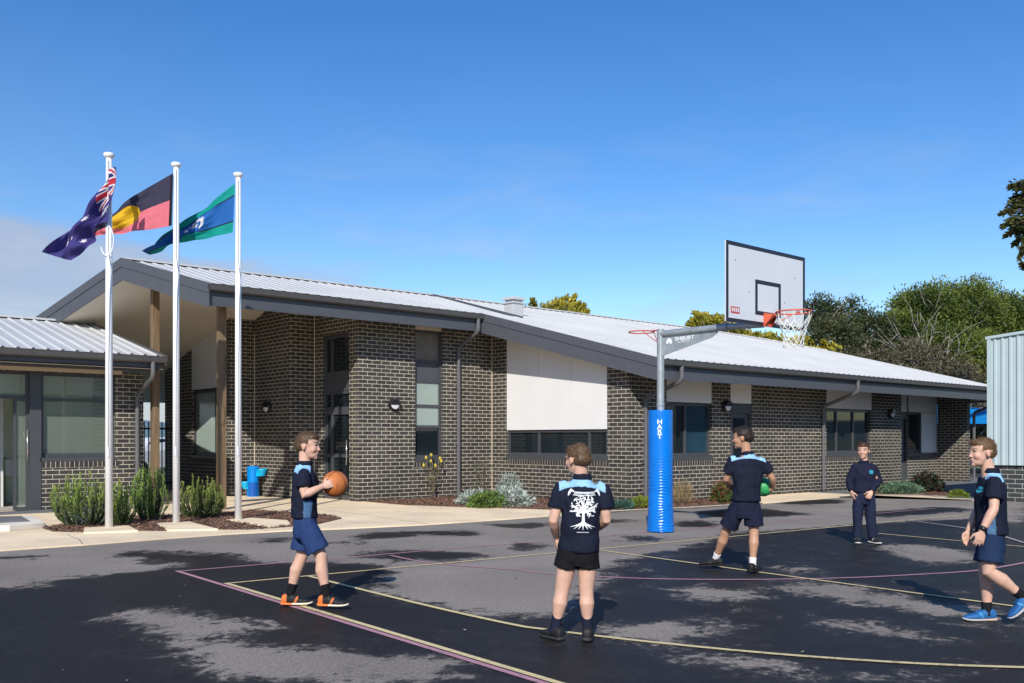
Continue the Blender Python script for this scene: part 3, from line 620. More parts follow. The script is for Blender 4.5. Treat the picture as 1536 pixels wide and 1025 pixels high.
# roof: front slope polygon, back slope, fascias, gutters
A0, A1 = V3((7.25, 16.85, 0)), V3((13.78, 16.85, 0)); B0, B1 = V3((14.49, 12.2, 0)), V3((31.1, 12.2, 0))
RIDGE = [V3((6.69, 19.7, 0)), V3((14.8, 20.15, 0)), V3((25.92, 19.92, 0))]
HIP = [V3((28.47, 18.99, 0)), V3((29.97, 17.56, 0))]
def up(p, dz=0): return V3((p.x, p.y, RT(p.y) + dz))
front = [A0, A1, B0, B1, HIP[1], HIP[0], RIDGE[2], RIDGE[1], RIDGE[0]]
back = [V3((5.05, 28.0, 2.85)), V3((31.1, 28.0, 2.85))]
rb = [up(p) for p in RIDGE]
mb = MB()
mb.poly([up(p) for p in front])
mb.poly([rb[0], rb[1], rb[2], back[1], back[0]])
mb.poly([rb[2], up(HIP[0]), back[1]]); mb.poly([up(HIP[0]), up(HIP[1]), back[1]]); mb.poly([up(HIP[1]), up(B1), back[1]])
roof = mb.build('roof', M['roof'], school)
def front_top_y(x):      # y of the ridge/hip edge over x
    E = RIDGE + HIP + [B1]
    for a, b in zip(E, E[1:]):
        if a.x <= x <= b.x: return a.y + (b.y - a.y) * (x - a.x) / (b.x - a.x)
    return None
def front_low_y(x):
    if x < A0.x: return 16.85 + (A0.x - x) / .2
    if x < A1.x: return 16.85
    if x < B0.x: return 16.85 - (x - A1.x) * (4.65 / .71)
    return 12.2
mb = MB(); x = 6.8
while x < 31.0:
    y0, y1 = front_low_y(x), front_top_y(x)
    if y1 and y1 - y0 > .1:
        y0 -= .03 if x > 7.25 else -.02
        a = V3((x, y0, RT(y0))); b = V3((x, y1, RT(y1))); w, h = .026, .022
        mb.hexa([a + V3((-w, 0, 0)), a + V3((w, 0, 0)), b + V3((w, 0, 0)), b + V3((-w, 0, 0)), a + V3((-w * .5, 0, h)), a + V3((w * .5, 0, h)), b + V3((w * .5, 0, h)), b + V3((-w * .5, 0, h))])
    x += .25
x = 6.8
while x < 31.0:
    if x > 7.3 and not (13.7 < x < 14.55):
        y = (16.85 if x < 14 else 12.2) - .032; z = RT(y); mb.box(x - .026, x + .026, y - .02, y, z - .008, z + .030, 1)
    x += .25
mb.build('roof_rib', [M['roof'], M['frame']], roof)
mb = MB()
for a, b in zip(RIDGE + HIP, RIDGE[1:] + HIP + [B1]):
    mb.bar(up(a, .02), up(b, .02), .22, .03)
mb.build('ridge_cap', M['roof'], roof)
mb = MB(); mb.bar(up(V3((14.82, 20.05, 0)), .035), up(V3((15.10, 16.9, 0)), .035), .10, .05); mb.build('flashing', M['charcoal'], roof)
mb = MB(); c = V3((15.42, 17.55, RT(17.55)))
mb.box(c.x - .17, c.x + .17, c.y - .17, c.y + .17, c.z - .2, c.z + .30); mb.box(c.x - .20, c.x + .20, c.y - .2, c.y + .2, c.z + .27, c.z + .31); mb.box(c.x - .20, c.x + .20, c.y - .20, c.y + .2, c.z + .36, c.z + .43); mb.box(c.x - .15, c.x + .15, c.y - .15, c.y + .15, c.z + .31, c.z + .36)
mb.build('roof_vent', M['roof'], roof, bevel=.01)
# linings
def dn(p, d=.40): return V3((p.x, p.y, RT(p.y) - d))
mb = MB(); e = .03
mb.poly([dn(p) for p in front][::-1]); kb = [V3((p.x, p.y, p.z - .40)) for p in rb]; bb = [p - V3((0, 0, .40)) for p in back]
mb.poly([kb[0], kb[1], kb[2], bb[1], bb[0]][::-1]); mb.poly([kb[2], dn(HIP[0]), dn(HIP[1]), dn(B1), bb[1]][::-1])
soff = mb.build('soffit', M['soffit'], school)
mb = MB()      # sheet joints of the verandah lining
for k in range(1, 5):
    x = 7.25 + k * 1.15
    a, b = V3((x - .1, 16.9, RT(16.9) - .403)), V3((x - .64, 19.75, RT(19.75) - .403)); c = V3((x - 2.1, 27.6, RT(19.75) - .403 - .262 * 7.85))
    mb.bar(a, b, .012, .004); mb.bar(b, c, .012, .004)
for y in (18.0,): mb.bar((7.1, y, RT(y) - .403), (13.6, y, RT(y) - .403), .012, .004)
for y in (21.2, 23.0, 25.0): mb.bar((6.6, y, RT(19.75) - .403 - .262 * (y - 19.75)), (9.6, y, RT(19.75) - .403 - .262 * (y - 19.75)), .012, .004)
mb.build('lining_joint', M['cream'], soff)
# fascia boards: raked (two steps with a cap) and level
def rake(mb, a, b, d0=.0, th=.03, out=V3((-1, 0, 0))):
    t = (b - a); n = V3((t.y, -t.x, 0)).normalized()
    if n.dot(out) < 0: n = -n
    def brd(zt, zb, o0, o1):
        P = []
        for p, z in ((a, zb), (b, zb), (a, zt), (b, zt)): P.append((p + n * o0 + V3((0, 0, z)), p + n * o1 + V3((0, 0, z))))
        mb.hexa([P[0][1], P[1][1], P[1][0], P[0][0], P[2][1], P[3][1], P[3][0], P[2][0]])
    brd(.035, -.15, 0, .035); brd(-.153, -.425, 0, .02)
mb = MB(); rake(mb, up(A0, 0) + V3((.0, -.12, -.033)), up(RIDGE[0])); rake(mb, up(RIDGE[0]), back[0]); mb.build('barge_board', M['charcoal'], school)
mb = MB(); rake(mb, up(A1), up(B0) + V3((.02, -.14, -.038))); mb.build('barge_board', M['charcoal'], school)
mb = MB(); mb.box(7.26, 13.76, 16.80, 16.83, RT(16.85) - .405, RT(16.85) - .05); mb.build('fascia', M['charcoal'], school)
mb = MB(); mb.box(14.53, 31.1, 12.15, 12.18, RT(12.2) - .405, RT(12.2) - .05); mb.build('fascia', M['charcoal'], school)
mb = MB(); mb.bar(up(B1, -.24), back[1] - V3((0, 0, .24)), .04, .36); mb.build('fascia', M['charcoal'], school)
def gutter(parent, x0, x1, y, z):
    prof = [(0, -.012), (0, -.115), (-.015, -.13), (-.09, -.13), (-.115, -.105), (-.125, -.02), (-.135, -.004), (-.125, .002), (-.112, -.006), (-.10, -.10), (-.012, -.10)]
    mb = MB(); mb.loft([[V3((x, y + a, z + b)) for a, b in prof] for x in (x0, x1)]); return mb.build('gutter', M['gutter'], parent)
gutter(school, 7.24, 13.74, 16.798, RT(16.85) - .01); gutter(school, 14.54, 31.14, 12.148, RT(12.2) - .01)
downpipe(school, 13.62, 16.73, RT(16.85) - .12, 17.46); downpipe(school, 15.13, 12.08, RT(12.2) - .12, 13.03)
downpipe(school, 22.1, 12.08, RT(12.2) - .12, 13.03); downpipe(school, 31.02, 12.08, RT(12.2) - .12, 13.0, 31.06)
# verandah posts
for x, y in ((7.22, 19.35), (7.73, 17.3)):
    mb = MB(); z = min(RT(y), RT(19.75)) - .41; mb.box(x - .072, x + .072, y - .072, y + .072, .02, z); mb.build('post', M['timber'], school, bevel=.008)

# ------------------------------------------------------------------ small front building at the left
office = thing('reception_building', (4.0, 19.4, 0), 'low brick building with big windows and pale ribbed roof, cut by the left edge', 'building')
w_o = AX(19.4)
wall(office, w_o, -2.0, 7.005, 2.70, [(5.08, 6.45, .945, 2.64), (3.3, 5.08, 0, 2.64)])
mb = MB(); mb.box(6.8, 7.004, 19.605, 26, 0, 2.72); mb.box(-2, 6.8, 25.8, 26, 0, 2.7); mb.build('wall', M['brick'], office)
window(office, w_o, 5.08, 6.45, 1.02, 2.64, trans=(2.13,), fw=.055, glass='glare_glass')
soldier(office, w_o, 5.06, 6.52, .943)
mb = MB(); w_o.box(mb, 4.88, 5.078, .03, 2.638, -.12, .012); mb.build('door_post', M['frame'], office)
window(office, w_o, 3.3, 4.88, 2.13, 2.64, fw=.05, glass='glare_glass', sill=False)
d = window(office, w_o, 4.62, 4.88, .03, 2.13, fw=.045, glass='glare_glass', sill=False, name='glazed_door'); mb = MB(); mb.tube([w_o.pt(4.84, .95, -.0), w_o.pt(4.84, 1.55, -.0)], .014, 8); mb.build('handle', M['steel'], d, smooth=True)
mb = MB(); w_o.box(mb, 3.3, 3.36, .03, 2.128, -.14, -.07); mb.build('door_frame', M['frame'], office)
# the room behind the glass
mb = MB(); mb.box(-1.9, 6.79, 21.9, 22.0, 0, 2.9); mb.build('room_wall', M['room_green'], office)
mb = MB(); mb.box(3.0, 4.62, 21.82, 21.89, .03, 1.0); mb.box(4.63, 5.02, 21.82, 21.89, .03, 1.0); mb.build('dado', M['room_dark_green'], office)
mb = MB(); mb.box(-1.9, 6.79, 19.61, 22.6, .03, .035); mb.build('room_floor', M['room_floor'], office)
mb = MB(); mb.box(-1.9, 6.79, 19.61, 22.6, 2.75, 2.8); mb.build('ceiling', M['panel'], office)
mb = MB(); mb.box(4.58, 4.70, 20.6, 20.75, .035, 2.75); mb.build('room_column', M['panel'], office)
mb = MB(); mb.box(5.55, 6.72, 21.84, 21.9, 1.0, 1.95); o = mb.build('notice_board', M['panel'], office); mb = MB(); mb.box(5.6, 6.67, 21.82, 21.839, 1.05, 1.9); mb.build('board_face', M['shed'], o)
mb = MB(); mb.box(5.0, 5.3, 21.7, 21.89, .6, .95); mb.build('heater', M['white_paint'], office, bevel=.02)
mb = MB(); mb.box(5.6, 5.82, 21.3, 21.5, 1.03, 1.16); mb.box(6.1, 6.25, 21.3, 21.5, 1.03, 1.17); mb.box(5.2, 6.75, 21.2, 21.7, .98, 1.03); mb.build('desk', M['frame'], office)
def RO(y): return 3.016 + .25 * (y - 18.6)
mb = MB(); OR = [(7.09, 18.55), (6.9, 22.5)]
P = [V3((-2.5, 18.55, RO(18.55))), V3((7.09, 18.55, RO(18.55))), V3((6.9, 22.5, RO(22.5))), V3((-2.5, 22.5, RO(22.5)))]
mb.quad(*P); Q = [P[3], P[2], V3((6.7, 26.6, RO(22.5) - 1.0)), V3((-2.5, 26.6, RO(22.5) - 1.0))]; mb.quad(*Q); r2 = mb.build('roof', M['roof'], office)
mb = MB(); x = 6.96
while x > -2.4:
    a, b = V3((x, 18.5, RO(18.5))), V3((min(x, 6.88), 22.5, RO(22.5))); w, h = .028, .032
    mb.hexa([a + V3((-w, 0, 0)), a + V3((w, 0, 0)), b + V3((w, 0, 0)), b + V3((-w, 0, 0)), a + V3((-w * .5, 0, h)), a + V3((w * .5, 0, h)), b + V3((w * .5, 0, h)), b + V3((-w * .5, 0, h))]); x -= .25
x = 6.96
while x > -2.4: mb.box(x - .026, x + .026, 18.478, 18.499, RO(18.5) - .008, RO(18.5) + .032, 1); x -= .25
mb.build('roof_rib', [M['roof'], M['frame']], r2)
mb = MB(); mb.bar(P[3] + V3((0, 0, .02)), P[2] + V3((.03, 0, .02)), .3, .04); mb.build('ridge_cap', M['roof'], r2)
mb = MB(); mb.bar(P[1] + V3((.02, -.1, -.09)), P[2] + V3((.02, 0, -.065)), .05, .20); mb.bar(P[2] + V3((.02, 0, -.065)), Q[2] + V3((.02, 0, -.065)), .05, .20); mb.build('barge_board', M['gutter'], office)
mb = MB(); mb.quad(*[p - V3((0, 0, .26)) for p in P][::-1]); mb.quad(*[p - V3((0, 0, .26)) for p in Q][::-1]); mb.build('soffit', M['cream'], office)
mb = MB(); mb.box(-2.5, 7.06, 18.55, 18.58, RO(18.6) - .24, RO(18.6) - .03); mb.build('fascia', M['charcoal'], office)
mb = MB(); mb.box(-2.5, 6.55, 19.30, 19.39, 2.66, 2.73); mb.build('head_trim', M['cream'], office)
mb = MB(); mb.box(-2.5, 7.06, 18.72, 18.76, 2.70, 2.78); mb.build('eave_beam', M['charcoal'], office)
gutter(office, -2.5, 7.12, 18.548, RO(18.55) - .01); downpipe(office, 6.86, 18.48, RO(18.55) - .12, 19.34)

# ------------------------------------------------------------------ picket fence in the gap, car and shade cloth beyond
fe = thing('picket_fence', (8.3, 24.6, 0), 'black metal picket fence across the gap between the two brick buildings', 'fence')
mb = MB(); x = 7.05
while x < 9.66: mb.box(x, x + .025, 24.59, 24.615, .05, 1.82); x += .115
mb.build('picket', M['fence'], fe)
for z in (.2, 1.62): mb = MB(); mb.box(7.01, 9.66, 24.575, 24.63, z, z + .05); mb.build('rail', M['fence'], fe)
def parked_car(loc, rz):
    t = thing('parked_car', loc, 'silver car parked beyond the black picket fence', 'car', rz=rz)
    prof = [(-2.1, .35), (-2.12, .75), (-1.9, .95), (-1.2, 1.0), (-.75, 1.42), (.75, 1.45), (1.3, 1.05), (2.0, .9), (2.1, .6), (2.05, .35)]
    mb = MB(); mb.loft([[V3((a, s * .82, b)) if b < 1.1 else V3((a, s * .62, b)) for a, b in prof] for s in (-1, 1)]); mb.build('body', M['car'], t, bevel=.05, local=True)
    for s in (-1, 1):
        mb = MB(); mb.quad((-1.05, s * .80, 1.03), (1.15, s * .80, 1.05), (.7, s * .655, 1.39), (-.7, s * .655, 1.37)); mb.build('side_window', M['dark_glass'], t, local=True)
        for x in (-1.3, 1.3): mb = MB(); mb.lathe([(.0, -.1), (.3, -.1), (.33, -.07), (.33, .07), (.3, .1), (0, .1)], (x, s * .78, .33), 20, axis=(0, 1, 0)); mb.build('wheel', M['tyre'], t, smooth=True, local=True)
    return t
parked_car((12.7, 33.9, 0), .3)
t = thing('shade_sail', (39.2, 16.2, 0), 'bright blue shade cloth on poles beyond the far end of the brick building', 'shade sail')
mb = MB(); mb.quad((37.5, 14.0, 2.25), (43, 14.5, 2.25), (43, 19.5, 3.0), (37.5, 19.5, 3.15)); mb.quad((37.5, 13.99, 2.25), (43, 14.49, 2.25), (43, 14.45, 1.95), (37.5, 13.95, 1.95)); mb.quad((37.49, 13.99, 2.25), (37.49, 19.5, 3.15), (37.49, 19.5, 2.0), (37.49, 13.99, 1.95)); mb.build('cloth', M['shade'], t)
for x, y in ((37.5, 14), (37.5, 19.5), (43, 14.5), (43, 19.5)): mb = MB(); mb.tube([(x, y, 0), (x, y, 3)], .05, 8); mb.build('pole', M['galv'], t, smooth=True)

# ------------------------------------------------------------------ corrugated sheds
def corrugated(mb, p0, p1, z0, t0, t1, pitch=.16, d=.03):
    p0, p1 = V3((*p0, 0)), V3((*p1, 0)); L = (p1 - p0).length; t = (p1 - p0) / L; n = V3((t.y, -t.x, 0))
    prof = []; s = 0
    while s < L:
        for q, o in ((0, 0), (.55, 0), (.66, d), (.89, d), (1.0, 0)):
            if s + q * pitch <= L: prof.append((s + q * pitch, o))
        s += pitch
    for (a, o), (b, p) in zip(prof, prof[1:]):
        if b - a < 1e-5: continue
        A, B = p0 + t * a + n * o, p0 + t * b + n * p; za, zb = t0 + (t1 - t0) * a / L, t0 + (t1 - t0) * b / L
        mb.quad((A.x, A.y, z0), (B.x, B.y, z0), (B.x, B.y, zb), (A.x, A.y, za))
shed = thing('metal_shed', (21.74, 6, 0), 'pale green corrugated shed on a grey brick base at the right edge', 'shed')
mb = MB(); corrugated(mb, (21.74, 8.77), (21.74, 1.5), .80, 3.60, 4.25); mb.build('wall_sheet', M['shed'], shed)
mb = MB(); mb.box(21.79, 28, 1.5, 8.76, .0, .80); mb.build('brick_base', M['block'], shed)
mb = MB(); corrugated(mb, (28, 8.77), (21.76, 8.77), .8, 3.60, 3.60); corrugated(mb, (21.76, 1.5), (28, 1.5), .8, 4.2, 4.2); mb.build('wall_sheet', M['shed'], shed)
mb = MB(); mb.hexa([(21.68, 8.83, 3.58), (28, 8.83, 3.58), (28, 1.4, 4.24), (21.68, 1.4, 4.24), (21.68, 8.83, 3.64), (28, 8.83, 3.64), (28, 1.4, 4.30), (21.68, 1.4, 4.30)]); mb.build('roof', M['shed'], shed)
mb = MB(); mb.box(21.69, 21.76, 8.72, 8.80, .78, 3.58); mb.build('corner_flashing', M['shed'], shed)
rear = thing('rear_shed', (6, -14, 0), 'pale corrugated hall standing behind the photographer, seen only in window reflections', 'shed')
mb = MB(); corrugated(mb, (24, -14), (-14, -14), 0, 3.6, 3.6, pitch=.3); mb.build('wall_sheet', M['shed'], rear)
mb = MB(); mb.hexa([(-14.5, -13.6, 3.5), (24.5, -13.6, 3.5), (24.5, -20, 5.2), (-14.5, -20, 5.2), (-14.5, -13.6, 3.7), (24.5, -13.6, 3.7), (24.5, -20, 5.4), (-14.5, -20, 5.4)]); mb.build('roof', M['roof'], rear)
mb = MB(); mb.box(-14.5, 24.5, -13.6, -13.55, 3.35, 3.7); mb.build('fascia', M['charcoal'], rear)
for x in (-4, 2, 9, 15): mb = MB(); mb.box(x, x + 2.2, -13.94, -13.9, .9, 2.2); mb.build('window', M['dark_glass'], rear)

# ------------------------------------------------------------------ basketball and netball stand
def text_mesh(txt, size, mat, parent, name, M4, extrude=.002, stretch=1.0):
    cu = bpy.data.curves.new(name, 'FONT'); cu.body = txt; cu.size = size; cu.extrude = extrude; cu.align_x = 'CENTER'; cu.align_y = 'CENTER'
    cu.offset = size * .018
    tmp = bpy.data.objects.new(name + '_tmp', cu); COL.objects.link(tmp); dg = bpy.context.evaluated_depsgraph_get()
    me = bpy.data.meshes.new_from_object(tmp.evaluated_get(dg)); bpy.data.objects.remove(tmp)
    me.transform(Matrix.Diagonal((stretch, 1, 1, 1))); me.transform(M4)
    me.materials.clear(); me.materials.append(mat)
    o = bpy.data.objects.new(name, me); COL.objects.link(o)
    if parent is not None: o.parent = parent
    return o
def off(parent):
    v = V3((0, 0, 0)); p = parent
    while p is not None: v = v + V3(p.location); p = p.parent
    return v
PX_, PY_ = 10.84, 9.05
st = thing('basketball_stand', (PX_, PY_, 0), 'galvanised goal post in blue padding with a white backboard and two rings', 'basketball stand')
mb = MB(); mb.tube([(PX_, PY_, 0), (PX_, PY_, 2.98)], .054, 20); mb.lathe([(.054, 1.86), (.062, 1.865), (.062, 1.885), (.054, 1.89)], (PX_, PY_, 0), 20); mb.lathe([(0, 2.98), (.056, 2.98), (.056, 2.995), (0, 3.0)], (PX_, PY_, 0), 20); mb.build('pole', M['galv'], st, smooth=True, auto=True)
mb = MB(); mb.tube([(PX_, PY_ - .03, 2.925), (PX_, 7.86, 2.925)], .05, 20); mb.tube([(PX_, 7.87, 2.925), (PX_, 7.28, 2.905)], .044, 20); mb.tube([(PX_, 7.90, 2.925), (PX_, 7.84, 2.925)], .056, 20); arm = mb.build('arm', M['galv'], st, smooth=True, auto=True)
mb = MB(); xg = PX_
pr = [(PX_, PY_ - .05, 2.885), (PX_, 8.06, 2.885), (PX_, 8.02, 2.86), (PX_, 8.12, 2.80), (PX_, PY_ - .05, 2.60)]
vs = [V3(p) + V3((s, 0, 0)) for s in (-.006, .006) for p in pr]; mb.add(vs, [(4, 3, 2, 1, 0), (5, 6, 7, 8, 9)] + [(i, (i + 1) % 5, 5 + (i + 1) % 5, 5 + i) for i in range(5)]); gus = mb.build('gusset', M['galv'], st)
# maker's name on the gusset, facing the camera side (-x): text x runs towards -y
Mx = Matrix(((0, 0, -1, xg - .0085), (-1, 0, 0, 8.60), (0, 1, 0, 2.825), (0, 0, 0, 1))); o_ = off(gus); Mx = Matrix.Translation(-o_) @ Mx
text_mesh('SHIJURT', .075, M['letter'], gus, 'lettering', Mx, .001, 1.3)
mb = MB(); mb.tube([(xg - .008, 8.72, 2.772), (xg - .008, 8.50, 2.782)], (.0045), 6); mb.build('lettering_underline', M['letter'], gus)
mb = MB(); q = [(xg - .008, 8.88 - .055 * math.cos(a), 2.775 + .075 * math.sin(a)) for a in [math.pi * k / 10 for k in range(11)]] + [(xg - .008, 8.91, 2.76), (xg - .008, 8.885, 2.79), (xg - .008, 8.85, 2.755)]
mb.poly([q[i] for i in range(11)] + [(xg - .008, 8.905, 2.765), (xg - .008, 8.885, 2.80), (xg - .008, 8.86, 2.76)][::1]); mb.build('emblem', M['letter'], gus)
# pad with diagonal creases
def padmesh():
    mb = MB(); rings = []; R = 240; n = 72
    for i in range(R + 1):
        z = .012 + 1.775 * i / R; r = .178 + .022 * max(0, 1 - z / .6) ** 1.5
        ring = []
        for k in range(n):
            a = 2 * math.pi * k / n
            am = .0046 * max(0, min(1, (1.30 - z) / .6))
            da = abs((a - 3.99 + math.pi) % (2 * math.pi) - math.pi); w = am * .75 * (math.sin(z * 150 + 6.5 * min(da, 1.3) + 3.5 * noise.noise(V3((math.cos(a) * 2, math.sin(a) * 2, z * 5)))) + .9 * noise.noise(V3((math.cos(a) * 4, math.sin(a) * 4, z * 22))))
            ring.append(V3((PX_ + (r + w) * math.cos(a), PY_ + (r + w) * math.sin(a), z)))
        rings.append(ring)
    c = V3((PX_, PY_, 1.797)); rings.append([c + (p - V3((PX_, PY_, p.z))) * .9 for p in rings[-1]]); rings.append([c + V3((.06 * math.cos(2 * math.pi * k / n), .06 * math.sin(2 * math.pi * k / n), 0)) for k in range(n)])
    mb.loft(rings); return mb.build('pole_pad', M['pad'], st, smooth=True)
pad = padmesh()
# HART, letters stacked down the pad, on its camera side
dirc = (V3((0, 0, 0)) - V3((PX_, PY_, 0))).normalized(); a0 = math.atan2(dirc.y, dirc.x) - .07
for k, ch in enumerate('HART'):
    z = 1.62 - k * .072; p = V3((PX_ + .180 * math.cos(a0), PY_ + .180 * math.sin(a0), z)); nn = V3((math.cos(a0), math.sin(a0), 0)); tx = V3((-nn.y, nn.x, 0))
    m4 = Matrix(((tx.x, 0, nn.x, p.x), (tx.y, 0, nn.y, p.y), (0, 1, 0, p.z), (0, 0, 0, 1)))
    text_mesh(ch, .092, M['letter'], pad, 'letter', Matrix.Translation(-off(pad)) @ m4, .003, 1.15)
# backboard in the plane y=7.2, facing -y
bx0, bx1, bz0, bz1, by = 9.90, 11.72, 2.865, 3.895, 7.2
mb = MB(); mb.box(bx0, bx1, by, by + .022, bz0, bz1); bb_ = mb.build('backboard', M['board'], st, bevel=.002)
mb = MB()
def frame_rect(mb, x0, x1, z0, z1, w, y):
    for a, b, c, d in ((x0, x1, z1 - w, z1), (x0, x1, z0, z0 + w), (x0, x0 + w, z0 + w, z1 - w), (x1 - w, x1, z0 + w, z1 - w)): mb.box(a, b, y - .002, y + .001, c, d)
frame_rect(mb, bx0, bx1, bz0, bz1, .05, by - .001); mb.build('border', M['board_line'], bb_)
mb = MB(); frame_rect(mb, 10.535, 11.125, bz0 + .14, bz0 + .60, .052, by - .001); mb.build('target_square', M['board_line'], bb_)
mb = MB(); mb.box(10.0, 10.19, by - .003, by - .001, bz0 + .115, bz0 + .20); lb = mb.build('label_sticker', M['red'], bb_)
mb = MB()
for k in range(4): mb.box(10.022 + k * .042, 10.05 + k * .042, by - .0045, by - .0032, bz0 + .135, bz0 + .185)
mb.build('label_mark', M['board'], bb_)
mb = MB(); mb.box(11.50, 11.60, by - .003, by - .001, bz0 + .245, bz0 + .262); mb.box(11.515, 11.59, by - .003, by - .001, bz0 + .27, bz0 + .28); mb.build('label_text', M['red'], bb_)
for x, z in ((10.1, .80), (11.47, .72), (10.4, .42), (11.22, .36)): mb = MB(); mb.lathe([(0, -.004), (.012, -.004), (.012, .004)], (x, by, bz0 + z), 10, axis=(0, -1, 0)); mb.build('bolt', M['galv'], bb_)
mb = MB()
for x in (10.3, 11.3): mb.bar((x, by + .045, bz0 + .05), (x, by + .045, bz1 - .1), .05, .05, up=(0, 1, 0))
mb.bar((10.2, by + .07, bz0 + .08), (11.4, by + .07, bz0 + .08), .06, .08); mb.build('board_frame', M['galv'], bb_)
RC = V3((PX_ - .03, 6.80, 3.02)); RR = .228
mb = MB(); mb.tube([RC + V3((RR * math.cos(a), RR * math.sin(a), 0)) for a in [2 * math.pi * k / 40 for k in range(40)]], .010, 8, closed=True)
for s in (-1, 1): mb.tube([(RC.x + s * .07, by - .02, RC.z - .14), (RC.x + s * .17, RC.y + .13, RC.z - .006)], .007, 6)
ring = mb.build('basketball_ring', M['orange_red'], st, smooth=True)
mb = MB(); mb.box(RC.x - .09, RC.x + .09, by - .02, by - .003, RC.z - .16, RC.z + .02); mb.hexa([(RC.x - .08, by - .02, RC.z - .012), (RC.x + .08, by - .02, RC.z - .012), (RC.x + .05, RC.y + RR - .01, RC.z - .012), (RC.x - .05, RC.y + RR - .01, RC.z - .012), (RC.x - .08, by - .02, RC.z), (RC.x + .08, by - .02, RC.z), (RC.x + .05, RC.y + RR - .01, RC.z), (RC.x - .05, RC.y + RR - .01, RC.z)])
for s in (-1, 1): mb.hexa([(RC.x + s * .085, by - .02, RC.z - .15), (RC.x + s * .09, by - .02, RC.z - .15), (RC.x + s * .06, by - .12, RC.z - .02), (RC.x + s * .055, by - .12, RC.z - .02), (RC.x + s * .085, by - .02, RC.z), (RC.x + s * .09, by - .02, RC.z), (RC.x + s * .06, by - .12, RC.z), (RC.x + s * .055, by - .12, RC.z)])
mb.build('ring_bracket', M['orange_red'], ring)
mb = MB(); nn_ = 12
lv = [(RR, 0), (RR * .93, -.07), (RR * .80, -.15), (RR * .70, -.21), (RR * .62, -.27), (RR * .57, -.33), (RR * .55, -.39), (RR * .56, -.44)]
for k in range(nn_):
    for s in (-1, 1):
        pts = []
        for i, (r, z) in enumerate(lv):
            ph = 2 * math.pi * (k + s * max(0, i - 1) * .5) / nn_
            pts.append(RC + V3((r * math.cos(ph) + .006 * math.sin(k * 3 + i), r * math.sin(ph), z - .01 + .008 * math.sin(k * 5 + i * 2))))
        mb.tube(pts, .0045 if s > 0 else .0047, 5)
mb.build('net', M['net'], ring)
NC = V3((PX_, PY_ + .37, 2.985)); NR = .19
mb = MB(); mb.tube([NC + V3((NR * math.cos(a), NR * math.sin(a), 0)) for a in [2 * math.pi * k / 36 for k in range(36)]], .0085, 8, closed=True)
mb.tube([(PX_, PY_ + .05, 2.985), (PX_, NC.y - NR, 2.985)], .011, 8)
for s in (-1, 1): mb.tube([(PX_, PY_ + .05, 2.80), (NC.x + s * .13, NC.y - .13, 2.98)], .006, 6)
mb.build('netball_ring', M['red'], st, smooth=True)

# ------------------------------------------------------------------ flagpoles and flags
POLES = [((4.805, 14.737), 5.70, 'white flagpole nearest the left edge flying the navy starred flag'), ((5.872, 14.83), 5.78, 'middle white flagpole flying the black and red flag with yellow disc'), ((6.882, 14.752), 5.79, 'right-hand white flagpole of the three flying the green and blue flag')]
for (x, y), h, lab in POLES:
    t = thing('flagpole', (x, y, 0), lab, 'flagpole', 'white flagpoles along the garden bed')
    mb = MB(); mb.tube([(x, y, .03), (x, y, h * .6), (x, y, h - .08)], [.056, .05, .042], 20); mb.build('shaft', M['white_paint'], t, smooth=True)
    mb = MB(); mb.lathe([(0, h - .09), (.045, h - .085), (.075, h - .06), (.08, h - .035), (.072, h - .012), (.03, h), (0, h + .002)], (x, y, 0), 24); mb.build('cap', M['white_paint'], t, smooth=True)
    mb = MB(); c = V3((x, y, 0)); dr = -FWD * .062 + RGT * .012
    zt = h - .9; pts = [c + dr + V3((0, 0, h - .12)), c + dr + V3((0, 0, zt - .6)), c + dr + RGT * .035 + V3((0, 0, zt - .85)), c + dr * 1.05 + RGT * .02 + V3((0, 0, zt - 1.2)), c + dr + V3((0, 0, 2.4)), c + dr + V3((0, 0, 1.2))]
    mb.tube(pts, .006, 6); mb.build('halyard', M['white_paint'], t, smooth=True)
    mb = MB(); mb.bar(c + dr + V3((0, 0, 1.1)), c + dr + V3((0, 0, 1.25)), .02, .02); mb.build('cleat', M['white_paint'], t)
p0 = V3((*POLES[0][0], 0)); mb = MB()
q = [p0 + RGT * (.0 + .10 * math.cos(a)) - FWD * .075 + V3((0, 0, 4.36 + .23 * math.sin(a) * (1 if math.sin(a) < 0 else 1))) for a in [math.pi * (-.85 + 1.25 * k / 14) for k in range(15)]]
mb.tube(q, .0075, 8); o = mb.build('rope_loop', M['white_paint'], None, smooth=True); pole0 = [x for x in bpy.data.objects if x.name == 'flagpole'][0]; o.parent = pole0; o.location = -pole0.location
def star(u, v, cx, cy, R, n=7, asp=2.0, inner=.45, rot=math.pi / 2):
    x, y = (u - cx) * asp, v - cy; r = math.hypot(x, y)
    if r > R: return False
    a = (math.atan2(y, x) - rot) % (2 * math.pi / n); a = min(a, 2 * math.pi / n - a); k = a / (math.pi / n)
    return r < R * (1 - k * (1 - inner) * (1.25 - .25 * k))
def aus(u, v):      # u along the fly 0..1, v 0 bottom..1 top
    navy, red, wht = (.06, .05, .21), (.55, .03, .05), (.75, .74, .76)
    if u < .5 and v > .5:
        x, y = u / .5, (v - .5) / .5
        if abs(x - .5) < .05 or abs(y - .5) < .10: return red
        if abs(x - .5) < .085 or abs(y - .5) < .17: return wht
        d = min(abs(y - x), abs(y - (1 - x)))
        return red if d < .045 else (wht if d < .13 else navy)
    for cx, cy, R, n in ((.25, .25, .15, 7), (.75, .83, .075, 7), (.625, .56, .075, 7), (.86, .62, .075, 7), (.75, .17, .075, 7), (.80, .45, .042, 5)):
        if star(u, v, cx, cy, R, n): return wht
    return navy
